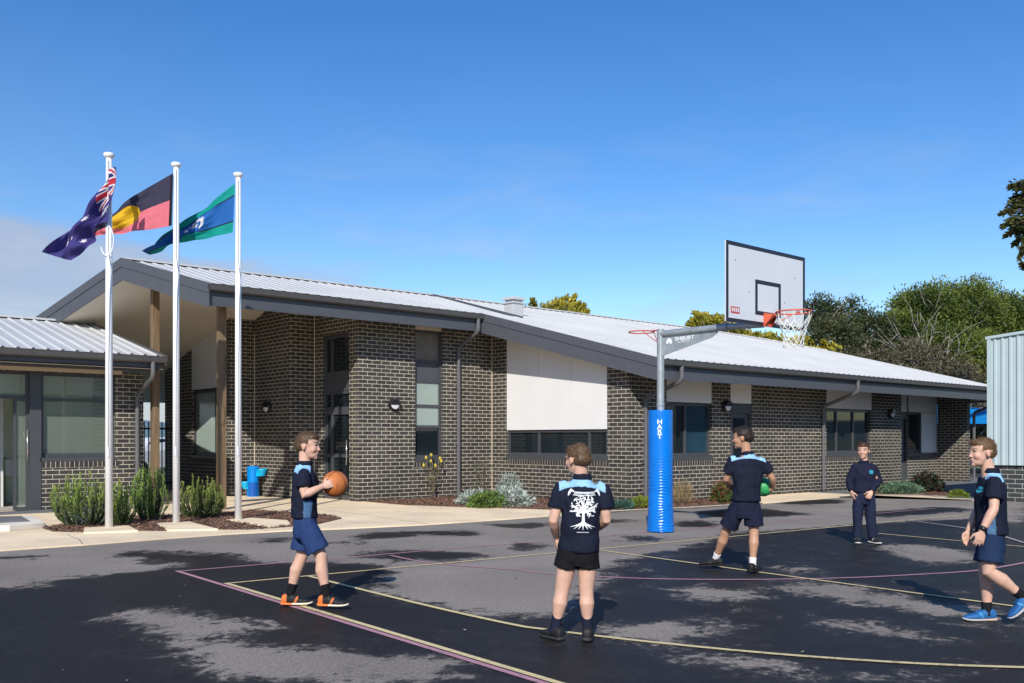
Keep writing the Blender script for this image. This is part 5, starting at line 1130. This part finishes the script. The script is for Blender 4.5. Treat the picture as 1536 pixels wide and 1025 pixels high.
def person(label, base, J, face, toes, hands, outfit, seed):
    J = {k: V3(v) for k, v in J.items()}; S_ = (J['shL'] + J['shR']) / 2; SLOPE = V3((0, 0, -.030)); hh = outfit.get('head', .205)
    root = thing('person', (*base, 0), label, 'person', 'boys playing on the court', YAW)
    S, H = (J['shL'] + J['shR']) / 2, (J['hipL'] + J['hipR']) / 2
    rs = (J['shR'] - J['shL']); Wd = rs.length / 2; rs.normalize(); rh = (J['hipR'] - J['hipL']).normalized()
    if rh.dot(rs) < .3: rh = rs
    upv = (S - H).normalized(); Lt = (S - H).length
    def tring(t, rx, ry, fo=0., m=28, e=2.3):
        r = rh.lerp(rs, min(1, max(0, t))); r = (r - upv * r.dot(upv)).normalized(); f = upv.cross(r); c = H + (S - H) * t + f * fo
        out = []
        for k in range(m):
            q = 2 * math.pi * k / m; cx, sy = math.cos(q), math.sin(q)
            out.append(c + r * (rx * math.copysign(abs(cx) ** (2 / e), cx)) + f * (ry * math.copysign(abs(sy) ** (2 / e), sy)))
        return out
    k = Wd / .142; fs = upv.cross(rs)
    # ---- body
    mb = MB()
    mb.loft([tring(-.2, .085, .060), tring(0, .100, .070), tring(.35, .100, .070), tring(.75, .122 * k, .078), tring(.93, .110 * k, .06), tring(1.06, .065, .055, -.004)])
    hd = J['hd']; ff, fr, fu = frame_at(V3(face))
    nb = S + (J['nk'] - S) * .2; nt_ = hd - fu * .20 * hh - ff * .10 * hh
    mb.tube([nb - upv * .03, nb + (nt_ - nb) * .5, nt_], [.056, .047, .046], 16)
    def HP(x, y, z): return hd + (fr * x + ff * y + fu * z) * hh
    def hb(c, r, n=20, m=14): mb.ball(HP(*c), tuple(q * hh for q in r), (fr, ff, fu), n, m)
    hb((0, -.05, .10), (.345, .44, .385)); hb((0, .13, -.10), (.285, .285, .36)); hb((0, .17, -.32), (.215, .235, .17)); hb((0, .335, -.42), (.085, .08, .07))
    for s in (-1, 1):
        hb((s * .15, .26, -.13), (.12, .13, .13)); hb((s * .345, -.03, -.06), (.035, .085, .125), 12, 8); hb((s * .13, .335, .085), (.115, .07, .035), 12, 8)
        hb((s * .05, .44, -.135), (.045, .045, .035), 8, 6)
    mb.tube([HP(0, .37, .06), HP(0, .425, -.06), HP(0, .462, -.13), HP(0, .40, -.165)], [.032 * hh, .036 * hh, .050 * hh, .032 * hh], 8)
    hb((0, .385, -.245), (.105, .05, .028), 12, 6); hb((0, .38, -.285), (.09, .05, .03), 12, 6)
    for sd in 'LR':
        sh, el, wr = J['sh' + sd] + SLOPE, J['el' + sd], J['wr' + sd]; a = (el - sh).normalized()
        mb.tube([sh - a * .01, sh + (el - sh) * .35, sh + (el - sh) * .8, el, el + (wr - el) * .25, el + (wr - el) * .6, wr], [.034, .038, .036, .034, .036, .031, .022], 14)
        dv, nv, tv, cu = hands[sd]; hand(mb, wr, V3(dv), V3(nv), V3(tv), hh * .66, cu)
        hp, kn, an = J['hip' + sd], J['kn' + sd], J['an' + sd]; bk = -fs
        sh_ = an - kn
        mb.tube([hp, hp + (kn - hp) * .4, hp + (kn - hp) * .85, kn, kn + sh_ * .18 + bk * .004, kn + sh_ * .36 + bk * .012, kn + sh_ * .7 + bk * .004, an - sh_.normalized() * .01, an + sh_.normalized() * .04], [.060, .068, .054, .050, .048, .052, .037, .031, .032], 16)
    me = remesh('person', mb, .0052, 5)
    co = coords(me); sk = np.array(outfit['skin']); C = np.tile(sk, (len(co), 1))
    Rm = np.array([list(fr), list(ff), list(fu)]); q = (co - np.array(hd)) @ Rm.T / hh
    C *= (1 + .10 * np.array([noise.noise(V3(tuple(c * 16))) for c in co]))[:, None]
    rosy = np.exp(-(((np.abs(q[:, 0]) - .19) / .11) ** 2 + ((q[:, 2] + .13) / .11) ** 2)) * (q[:, 1] > .15) + np.exp(-(((np.abs(q[:, 0]) - .37) / .05) ** 2 + ((q[:, 2] + .06) / .12) ** 2))
    C *= 1 - rosy[:, None] * np.array([.0, .12, .11])
    fr_ = q[:, 1] > .25
    def blob(cx, cz, rx, rz): return fr_ & ((((np.abs(q[:, 0]) - cx) / rx) ** 2 + ((q[:, 2] - cz) / rz) ** 2) < 1)
    C[blob(.135, .125, .10, .022)] = np.array(outfit['hair']) * .9
    C[blob(.135, .025, .058, .022)] = (.42, .36, .33); C[blob(.135, .026, .030, .022)] = (.03, .025, .02)
    C[blob(0, -.262, .085, .034)] = sk * np.array([.84, .66, .64])
    if outfit.get('smile'): C[blob(0, -.262, .07, .015)] = (.50, .46, .42)
    col_attr(me, C); b_ = link('body', me, 'skin', root)
    # ---- hair: a cap with strand relief
    mb = MB(); hs_ = outfit.get('hairscale', 1.0)
    def hb2(c, r): mb.ball(HP(*c), tuple(q_ * hh for q_ in r), (fr, ff, fu), 22, 16)
    hb2((0, -.055, .130), (.354 * hs_, .440, .375)); hb2((0, -.19, -.02), (.318, .318, .25)); hb2((0, .20, .33), (.25, .19, .13))
    hm = remesh('hair', mb, .0058, 4); co = coords(hm); nn = normals(hm); q = (co - np.array(hd)) @ Rm.T / hh
    st_ = np.array([noise.noise(V3((x[0] * 22, x[1] * 5, x[2] * 5 + seed))) * .5 + .6 * noise.noise(V3((x[0] * 48, x[1] * 12, x[2] * 12))) for x in q])
    co = co + nn * (st_ * .018 * hh)[:, None]
    keep_face = (q[:, 1] > .16 + .10 * noise.noise(V3((seed, 0, 0)))) & (q[:, 2] < .245) | ((q[:, 2] < .05) & (q[:, 1] > -.10)) | (q[:, 2] < -.30)
    tuck = keep_face; centre = np.array(hd + (fu * .02 - ff * .05) * hh)
    co[tuck] = centre + (co[tuck] - centre) * .62
    put(hm, co); hc = np.array(outfit['hair'])
    C = hc[None] * (1 + .55 * st_)[:, None] * (1 + .25 * np.clip(q[:, 2:3], -1, 1)); col_attr(hm, np.clip(C, .002, 1)); hair = link('hair', hm, 'hair', b_)
    # loose strands over the cap
    idx = RNG.choice(len(co), min(4200, len(co)), replace=False); idx = idx[~tuck[idx]]
    P = co[idx] - nn[idx] * .001; fl = np.array(ff) * .55 - np.array(fu) * .55; D = unit(nn[idx] * .16 + fl - nn[idx] * (nn[idx] @ fl)[:, None] + RNG.normal(size=(len(idx), 3)) * .16)
    so_ = leafmesh('hair_strand', P, D, RNG.uniform(.010, .019, len(idx)), np.clip(hc[None] * RNG.uniform(.5, 1.7, (len(idx), 1)), .002, 1), None, (0, 0, 0), .10, 'hair')
    dgm = so_.data; bpy.data.objects.remove(so_); so_ = bpy.data.objects.new('hair_strand', dgm); COL.objects.link(so_); so_.parent = hair
    # ---- shirt
    navy = np.array(outfit['navy']); yoke = np.array((.27, .50, .75))
    mb = MB(); hem = outfit.get('hem', -.25); wf = outfit.get('loose', 1.0)
    mb.loft([tring(hem, .147 * wf, .107 * wf), tring(hem + .05, .148 * wf, .108 * wf), tring(max(.22, hem + .12), .143 * wf, .104 * wf), tring(.47, .142 * wf, .104), tring(.72, .150 * k, .106, .004), tring(.90, .140 * k, .092, -.002, e=2.1), tring(.99, .112 * k, .076, -.006, e=2), tring(1.05, .078, .064, -.005, e=2), tring(1.10, .060, .057, -.002)])
    frac = outfit.get('sleeve', .62)
    for sd in 'LR':
        sh, el, wr = J['sh' + sd] + SLOPE, J['el' + sd], J['wr' + sd]; a = (el - sh).normalized(); inn = (S - sh).normalized()
        if frac <= 1:
            e = sh + (el - sh) * frac
            mb.tube([sh + inn * .045 - a * .012, sh - a * .004, sh + (e - sh) * .45, e], [.044, .050, .057, .062], 18)
        else:
            mb.tube([sh + inn * .045 - a * .012, sh - a * .004, sh + (el - sh) * .5, el, el + (wr - el) * .5, el + (wr - el) * .9, wr], [.044, .051, .054, .053, .049, .043, .033], 18)
    sm = remesh('shirt', mb, .0065, 7); wrinkle(sm, .0135 * outfit.get('fold', 1), (9, 9, 7), seed); wrinkle(sm, .003, (26, 26, 18), seed + 5)
    co = coords(sm); rel = co - np.array(S); zu = rel @ np.array(upv); xr = rel @ np.array(rs); yf = rel @ np.array(fs)
    C = np.tile(navy, (len(co), 1))
    if outfit.get('yoke', True):
        lim = -.012 - .036 * (xr / (Wd + .01)) ** 2 + outfit.get('thin', 0.)
        m = (zu > lim) & (zu < .075) & (np.abs(xr) < Wd + .016) & (np.hypot(xr, yf) > .058) & (yf < .02)
        C[m] = yoke
        m = (zu > -.03) & (zu < .035) & (yf >= .015) & (yf < .05) & (np.abs(xr) < Wd + .01) & (np.abs(xr) > .05); C[m] = yoke
    if outfit.get('side'):
        zz = (co - np.array(H)) @ np.array(upv) / Lt; m = (yf > .0) & (yf < .055 + .06 * (zz - .1)) & (zz > -.05) & (zz < .42) & (np.abs(xr) > .07) & (np.abs(zz - .05 - 2.2 * (.07 - yf)) < .35); C[m] = np.array((.07, .15, .27))
    if outfit.get('logo'):
        m = (yf > .03) & (((xr + .065) / .036) ** 2 + ((zu + .085) / .024) ** 2 < 1); C[m] = np.array((.03, .30, .42))
        m = m & (np.abs(zu + .085) < .004); C[m] = navy
    col_attr(sm, C); shirt = link('shirt', sm, 'cloth', b_)
    # collar
    mb = MB(); mb.loft([[p for p in tring(1.08, .068, .064, -.004)], tring(1.175, .058, .056, .0), tring(1.175, .052, .050, .0), tring(1.075, .060, .058, -.004)])
    cm = remesh('collar', mb, .0055, 2); col_attr(cm, np.tile(navy * .9, (len(cm.vertices), 1))); link('collar', cm, 'cloth', b_)
    # ---- shorts or trousers
    sc_ = np.array(outfit['shorts']); mb = MB(); lf = outfit.get('short', .62); wl = outfit.get('leg', 1.0)
    mb.loft([tring(.34, .108, .080), tring(.12, .118, .086), tring(-.05, .126, .092), tring(-.20, .132, .096), tring(-.30, .118, .086)])
    for sd in 'LR':
        hp, kn, an = J['hip' + sd], J['kn' + sd], J['an' + sd]
        if lf <= 1.2:
            e = hp + (kn - hp) * min(lf, .98); mb.tube([hp + V3((0, 0, .03)), hp + (e - hp) * .4, hp + (e - hp) * .8, e], [.068, .080 * wl, .087 * wl, .091 * wl], 20)
        else:
            mb.tube([hp + V3((0, 0, .03)), hp + (kn - hp) * .5, kn, kn + (an - kn) * .5, an + (kn - an) * .12, an + (an - kn).normalized() * .01], [.068, .076, .066, .062, .058, .056], 20)
    sm = remesh('shorts', mb, .0065, 6); wrinkle(sm, .008, (11, 11, 6), seed + 9); wrinkle(sm, .003, (30, 30, 14), seed + 3)
    C = np.tile(sc_, (len(sm.vertices), 1)); col_attr(sm, C); link('trousers' if lf > 1.2 else 'shorts', sm, 'cloth', b_)
    # ---- socks and shoes
    for sd in 'LR':
        an, kn = J['an' + sd], J['kn' + sd]; ax = (kn - an).normalized(); f, r, u = frame_at(V3(toes[sd]))
        if u.dot(ax) < 0: r, u = -r, -u
        soc = outfit['sock']
        if lf <= 1.2:
            mb = MB(); mb.tube([an - ax * .05, an, an + ax * soc[1] * .6, an + ax * soc[1]], [.038, .0365, .038, .0395], 18); s_ = remesh('sock', mb, .005, 2); col_attr(s_, np.tile(np.array(soc[0]), (len(s_.vertices), 1))); link('sock', s_, 'cloth', b_)
        o = an - u * .088; ps = outfit['shoe'][sd] if isinstance(outfit['shoe'], dict) else outfit['shoe']
        K = outfit.get('foot', 1.0) * 1.03
        def sec(x, w, z0, z1, m=18, e=2.6):
            out = []
            for kk in range(m):
                t_ = 2 * math.pi * kk / m; c_, s__ = math.cos(t_), math.sin(t_)
                zz = z0 + (z1 - z0) * (.5 + .5 * math.copysign(abs(s__) ** (2 / e), s__)); out.append(o + f * (x * K) + r * (w * math.copysign(abs(c_) ** (2 / e), c_)) + u * zz)
            return out
        mb = MB(); mb.loft([sec(-.064, .018, .022, .060), sec(-.056, .030, .014, .082), sec(-.02, .037, .014, .100), sec(.018, .038, .014, .092), sec(.05, .040, .014, .070), (sec(.09, .043, .014, .056)), sec(.125, .041, .015, .048), sec(.150, .030, .018, .040), sec(.163, .014, .022, .034)])
        # tongue and laces
        mb.bar(o + f * .015 + u * .085, o + f * .075 + u * .060, .034, .014, up=u)
        for q_ in range(3): x = .028 + q_ * .02; mb.bar(o + f * x + r * .03 + u * (.088 - q_ * .0085), o + f * x - r * .03 + u * (.088 - q_ * .0085), .007, .006, up=u)
        s_ = remesh('shoe', mb, .0045, 3); co = coords(s_) - np.array(o); xf = co @ np.array(f) / K; C = np.tile(np.array(ps[0]), (len(co), 1))
        C[(xf < ps[3]) if len(ps) > 3 else (xf < -9)] = ps[2]
        yv = co @ np.array(r); C[(np.abs(xf - .03 - .4 * (co @ np.array(u))) < .008) & (np.abs(yv) > .02)] = ps[2] if len(ps) > 2 else ps[0]
        col_attr(s_, C); sh_o = link('shoe', s_, 'shoe', b_)
        mb = MB(); mb.loft([sec(-.070, .020, .006, .028), sec(-.058, .034, .0, .028), sec(-.01, .039, .0, .023), sec(.04, .040, .001, .021), sec(.09, .046, .0, .022), sec(.13, .043, .002, .023), sec(.158, .030, .008, .026), sec(.170, .014, .014, .028)])
        s_ = remesh('sole', mb, .0045, 1); co = coords(s_) - np.array(o); C = np.tile(np.array(ps[1]), (len(co), 1))
        if len(ps) > 4: C[(co @ np.array(f) / K) < .02] = ps[4]
        col_attr(s_, C); so2 = link('sole', s_, 'shoe', b_); so2.parent = b_
    return root, b_, shirt, (S, H, rs, upv, fs, Lt, Wd)

SKA, SKB, SKC = (.60, .37, .275), (.56, .33, .24), (.47, .265, .17)
NAVY = (.010, .013, .028)
B1 = dict(hd=(-0.088,0.000,1.321),nk=(-0.114,0.000,1.197),shR=(-0.095,-0.135,1.125),shL=(-0.127,0.135,1.122),elR=(-0.079,-0.180,0.926),elL=(-0.126,0.180,0.904),wrR=(0.055,-0.125,0.992),wrL=(0.030,0.125,0.973),hipR=(-0.103,-0.075,0.705),hipL=(-0.119,0.075,0.692),knR=(0.038,-0.080,0.429),knL=(-0.151,0.070,0.415),anR=(0.081,-0.080,0.116),anL=(-0.249,0.070,0.100))
BLK = ((.010, .010, .011), (.012, .012, .012), (.03, .03, .03))
person('boy in navy polo and blue shorts stepping right with an orange ball in his hands', (3.864, 6.80), B1, (1, -.12, -.10), dict(R=(1, -.12, 0.0), L=(1, .1, 0)),
       dict(R=((.9, .28, .30), (.25, .95, -.05), (-.2, .15, 1), .55), L=((.9, -.28, .25), (.25, -.95, 0), (-.2, -.15, 1), .55)),
       dict(skin=SKA, hair=(.085, .050, .027), navy=NAVY, shorts=(.020, .042, .125), sock=((.010, .010, .012), .095), shoe=((.015, .016, .016), (.72, .66, .50), (.70, .17, .04), -.022, (.75, .20, .05)), short=.83, leg=1.10, side=True, hem=.09, head=.222, foot=1.05), 1.3)
B2 = dict(hd=(0.045,0.000,1.236),nk=(0.059,0.000,1.130),shL=(-0.068,0.000,1.067),shR=(0.213,0.000,1.063),elL=(-0.122,-0.020,0.820),elR=(0.238,0.000,0.823),wrL=(-0.094,0.120,0.690),wrR=(0.180,0.190,0.737),hipL=(-0.008,0.000,0.640),hipR=(0.115,0.000,0.640),knL=(-0.062,0.000,0.353),knR=(0.103,0.000,0.353),anL=(-0.104,0.000,0.100),anR=(0.109,0.000,0.096))
r2_, b2_, s2_, f2_ = person('boy in short black shorts seen from behind, white tree printed on his navy polo', (4.516, 4.55), B2, (-.64, .77, -.06), dict(L=(-.55, .8, 0), R=(.12, 1, 0)),
       dict(L=((.05, .25, -1), (.9, .2, 0), (0, 1, .2), .5), R=((-.8, .35, -.35), (0, .2, -1), (-.2, 1, 0), .6)),
       dict(skin=SKA, hair=(.105, .062, .033), navy=NAVY, shorts=(.008, .008, .010), sock=((.012, .016, .035), .085), shoe=((.016, .016, .017), (.035, .035, .036), (.03, .03, .03)), short=.50, leg=.96, hem=-.07, loose=.95, head=.208), 4.1)
B3 = dict(hd=(0.061,0.000,1.390),nk=(0.082,0.000,1.268),shL=(-0.052,-0.010,1.173),shR=(0.272,0.010,1.165),elL=(-0.094,0.050,0.959),elR=(0.372,0.040,0.973),wrL=(-0.018,0.200,0.869),wrR=(0.410,0.130,0.873),hipL=(0.030,0.000,0.700),hipR=(0.167,0.000,0.700),knL=(-0.082,0.120,0.418),knR=(0.177,0.000,0.429),anL=(-0.153,0.270,0.123),anR=(0.158,-0.020,0.105))
person('dark-haired boy with white socks stepping away in navy polo and navy shorts', (8.08, 5.745), B3, (-.92, .38, -.12), dict(L=(-.9, .35, -.05), R=(.6, .75, 0)),
       dict(L=((.5, .7, -.1), (.6, -.3, -.5), (0, .3, 1), .5), R=((-.55, .55, -.35), (-.7, -.3, -.3), (-.1, .5, .8), .5)),
       dict(skin=SKC, hair=(.022, .015, .012), navy=NAVY, shorts=(.011, .014, .034), sock=((.75, .75, .75), .06), shoe=BLK, short=.80, leg=1.12, hem=.08, head=.225, thin=.018, hairscale=1.04, foot=1.08), 7.7)
B4 = dict(hd=(-0.026,0.000,1.221),nk=(-0.018,0.000,1.098),shR=(-0.150,0.000,1.028),shL=(0.115,0.000,1.022),elR=(-0.211,0.010,0.817),elL=(0.176,0.010,0.826),wrR=(-0.205,-0.060,0.690),wrL=(0.031,-0.140,0.693),hipR=(-0.080,0.000,0.630),hipL=(0.048,0.000,0.630),knR=(-0.105,-0.010,0.352),knL=(0.063,-0.020,0.353),anR=(-0.105,0.000,0.092),anL=(0.089,-0.020,0.092))
person('boy facing the camera in a long-sleeved navy jumper and navy trousers', (11.686, 6.286), B4, (-.5, -.85, -.06), dict(R=(-.3, -1, 0), L=(.25, -1, 0)),
       dict(R=((.15, -.15, -1), (.8, .3, 0), (.3, -1, 0), .5), L=((-.5, -.2, -.8), (0, .6, -.4), (-.4, -.7, .5), .5)),
       dict(skin=SKB, hair=(.075, .036, .020), navy=(.012, .014, .032), shorts=(.014, .020, .045), sock=((.02, .02, .02), .05), shoe=((.02, .02, .02), (.68, .66, .62), (.4, .4, .4)), short=2, hem=.12, yoke=False, sleeve=2, logo=True, head=.218, loose=1.0), 2.2)
B5 = dict(hd=(0.015,0.000,1.275),nk=(0.045,0.000,1.156),shL=(0.043,-0.138,1.087),shR=(0.116,0.138,1.080),elL=(0.008,-0.185,0.860),elR=(0.074,0.170,0.835),wrL=(-0.080,-0.190,0.701),wrR=(-0.012,0.150,0.674),hipL=(0.062,-0.072,0.650),hipR=(0.112,0.072,0.640),knL=(0.015,-0.090,0.396),knR=(0.078,0.070,0.369),anL=(0.255,-0.100,0.221),anR=(0.080,0.060,0.089))
r5_, b5_, s5_, f5_ = person('boy in navy polo walking left in blue shoes and a black wristband', (7.274, 3.002), B5, (-1, -.10, -.06), dict(L=(-.72, .0, -.62), R=(-1, 0, 0)),
       dict(L=((-.22, .05, -1), (.2, 1, 0), (-1, -.2, .3), .5), R=((-.2, -.05, -1), (.2, -1, 0), (-1, .2, .3), .5)),
       dict(skin=SKA, hair=(.11, .065, .032), navy=NAVY, shorts=(.012, .028, .070), sock=((.012, .012, .016), .055), shoe=((.02, .12, .33), (.40, .40, .40), (.05, .25, .5), -9, (.45, .35, .28)), short=.74, leg=1.08, side=True, logo=True, smile=True, hem=.05, head=.215, foot=1.05), 6.4)
w = V3(B5['wrL']); a = (V3(B5['elL']) - w).normalized(); mb = MB(); mb.tube([w + a * .004, w + a * .035], .029, 18); mb.build('wristband', M['black'], b5_, smooth=True, local=True)
# print on the back of the polo: banner, tree and small line, laid on the cloth
def back_print():
    S, H, rs, upv, fs, Lt, Wd = f2_
    me = s2_.data; bv = BVHTree.FromPolygons([v.co.copy() for v in me.vertices], [tuple(p.vertices) for p in me.polygons])
    mb = MB(); cx = .012
    def hit(x, z):
        o = S + rs * (x * 1.36 + cx) + upv * ((z + .048) * 1.04 - .034) - fs * .4; h = bv.ray_cast(o, fs)
        return (h[0] - fs * .0035) if h[0] is not None else None
    def strip(pts, ws):
        P = []
        n = len(pts)
        for i in range(n):
            t = V3((*pts[min(i + 1, n - 1)], 0)) - V3((*pts[max(i - 1, 0)], 0)); t.normalize(); nn = V3((-t.y, t.x, 0)) * ws[i]
            P.append((hit(pts[i][0] - nn.x, pts[i][1] - nn.y), hit(pts[i][0] + nn.x, pts[i][1] + nn.y)))
        for a_, b__ in zip(P, P[1:]):
            if None not in (*a_, *b__): mb.quad(a_[0], b__[0], b__[1], a_[1])
    def curve(p0, p1, p2, w0, w1, n=7): strip([((1 - t) ** 2 * p0[0] + 2 * t * (1 - t) * p1[0] + t * t * p2[0], (1 - t) ** 2 * p0[1] + 2 * t * (1 - t) * p1[1] + t * t * p2[1]) for t in [k / n for k in range(n + 1)]], [w0 + (w1 - w0) * k / n for k in range(n + 1)])
    def leaf(x, z, a, l): curve((x, z), (x + math.cos(a) * l * .5 - math.sin(a) * l * .15, z + math.sin(a) * l * .5 + math.cos(a) * l * .15), (x + math.cos(a) * l, z + math.sin(a) * l), .0016, .0005, 2); strip([(x + math.cos(a) * l * q, z + math.sin(a) * l * q) for q in (0, .5, 1)], [.0005, .0031, .0005])
    z0 = -.235
    strip([(0, z0 - .035), (0, z0 - .01), (-.001, z0 + .03), (0, z0 + .06)], [.011, .0070, .006, .007])
    rnd = random.Random(5)
    for x1, z1, c in ((-.045, -.105, -.01), (.045, -.105, .01), (-.022, -.085, 0), (.025, -.085, 0), (-.058, -.145, -.025), (.058, -.145, .025), (-.052, -.185, -.03), (.052, -.185, .03), (0, -.095, 0), (-.035, -.215, -.02), (.038, -.215, .02)):
        curve((rnd.uniform(-.004, .004), z0 + .045), (c + x1 * .35, (z0 + .06 + z1) / 2), (x1, z1), .0040, .0010)
        for q in range(6):
            t = .35 + .65 * q / 5; x, z = x1 * t, (z0 + .05) * (1 - t) + z1 * t
            leaf(x, z, rnd.uniform(-.3, 3.4), rnd.uniform(.014, .022)); 
            if q > 1: leaf(x, z, rnd.uniform(-2.4, 5.0), rnd.uniform(.012, .020))
    for x1, z1 in ((-.062, -.285), (-.045, -.298), (-.022, -.30), (.0, -.305), (.025, -.30), (.045, -.298), (.06, -.287)): curve((x1 * .1, z0 - .025), (x1 * .45, z0 - .040), (x1, z1), .006, .001)
    # banner with folded ends and a broken line of lettering along it
    b0 = -.060
    N_ = 14
    for zz, ww in ((b0, .0022), (b0 - .020, .0022)): strip([(-.055 + .11 * k / N_, zz - .004 * math.cos((k / N_ - .5) * 3)) for k in range(N_ + 1)], [ww] * (N_ + 1))
    for k in range(15): x = -.048 + .0068 * k; strip([(x, b0 - .006), (x + .0012, b0 - .016)], [.0020, .0020])
    for s in (-1, 1): strip([(s * .054, b0 + .002), (s * .063, b0 + .012), (s * .072, b0 - .004), (s * .078, b0 - .026)], [.004, .008, .006, .002])
    for k in range(12): x = -.028 + .005 * k; strip([(x, -.318), (x + .001, -.323)], [.0017, .0017])
    mb.build('back_print', M['letter'], b2_, local=True)
back_print()
# ------------------------------------------------------------------ balls
def loc(base, p): return V3((base[0], base[1], 0)) + RGT * p[0] + FWD * p[1] + V3((0, 0, p[2]))
c = loc((3.864, 6.80), (.135, 0, 1.007)); t = thing('basketball', c, 'orange basketball held between the hands of the boy in blue shorts', 'ball')
mb = MB(); mb.ball((0, 0, 0), .106, n=32, m=20); mb.build('rubber_skin', M['basketball'], t, smooth=True, local=True)
mb = MB(); rr = .1063
for ax_, dz in (((1, .3, .2), 0), ((-.2, 1, .3), 0)):
    a_ = V3(ax_).normalized(); x = a_.cross(V3((0, 0, 1))).normalized(); y = a_.cross(x); mb.tube([(x * math.cos(q) + y * math.sin(q)) * rr for q in [2 * math.pi * k / 48 for k in range(48)]], .0022, 5, closed=True)
for s in (-1, 1):
    a_ = V3((.9, .35, .25)).normalized(); x = a_.cross(V3((0, 0, 1))).normalized(); y = a_.cross(x); mb.tube([(x * math.cos(q) + y * math.sin(q)) * rr * .72 + a_ * (s * rr * (.55 + .14 * math.cos(2 * q))) for q in [2 * math.pi * k / 40 for k in range(40)]], .0022, 5, closed=True)
mb.build('seam', M['seam'], t, smooth=True, local=True)
c = loc((8.08, 5.745), (.335, .235, .868)); t = thing('green_ball', c, 'green ball tucked in front of the dark-haired boy at his right hand', 'ball')
mb = MB(); mb.ball((0, 0, 0), .098, n=28, m=18); mb.build('rubber_skin', M['green_ball'], t, smooth=True, local=True)
mb = MB(); mb.tube([V3((math.cos(q), math.sin(q) * .6, math.sin(q) * .8)) * .0985 for q in [2 * math.pi * k / 40 for k in range(40)]], .0018, 5, closed=True); mb.build('seam', M['seam'], t, smooth=True, local=True)
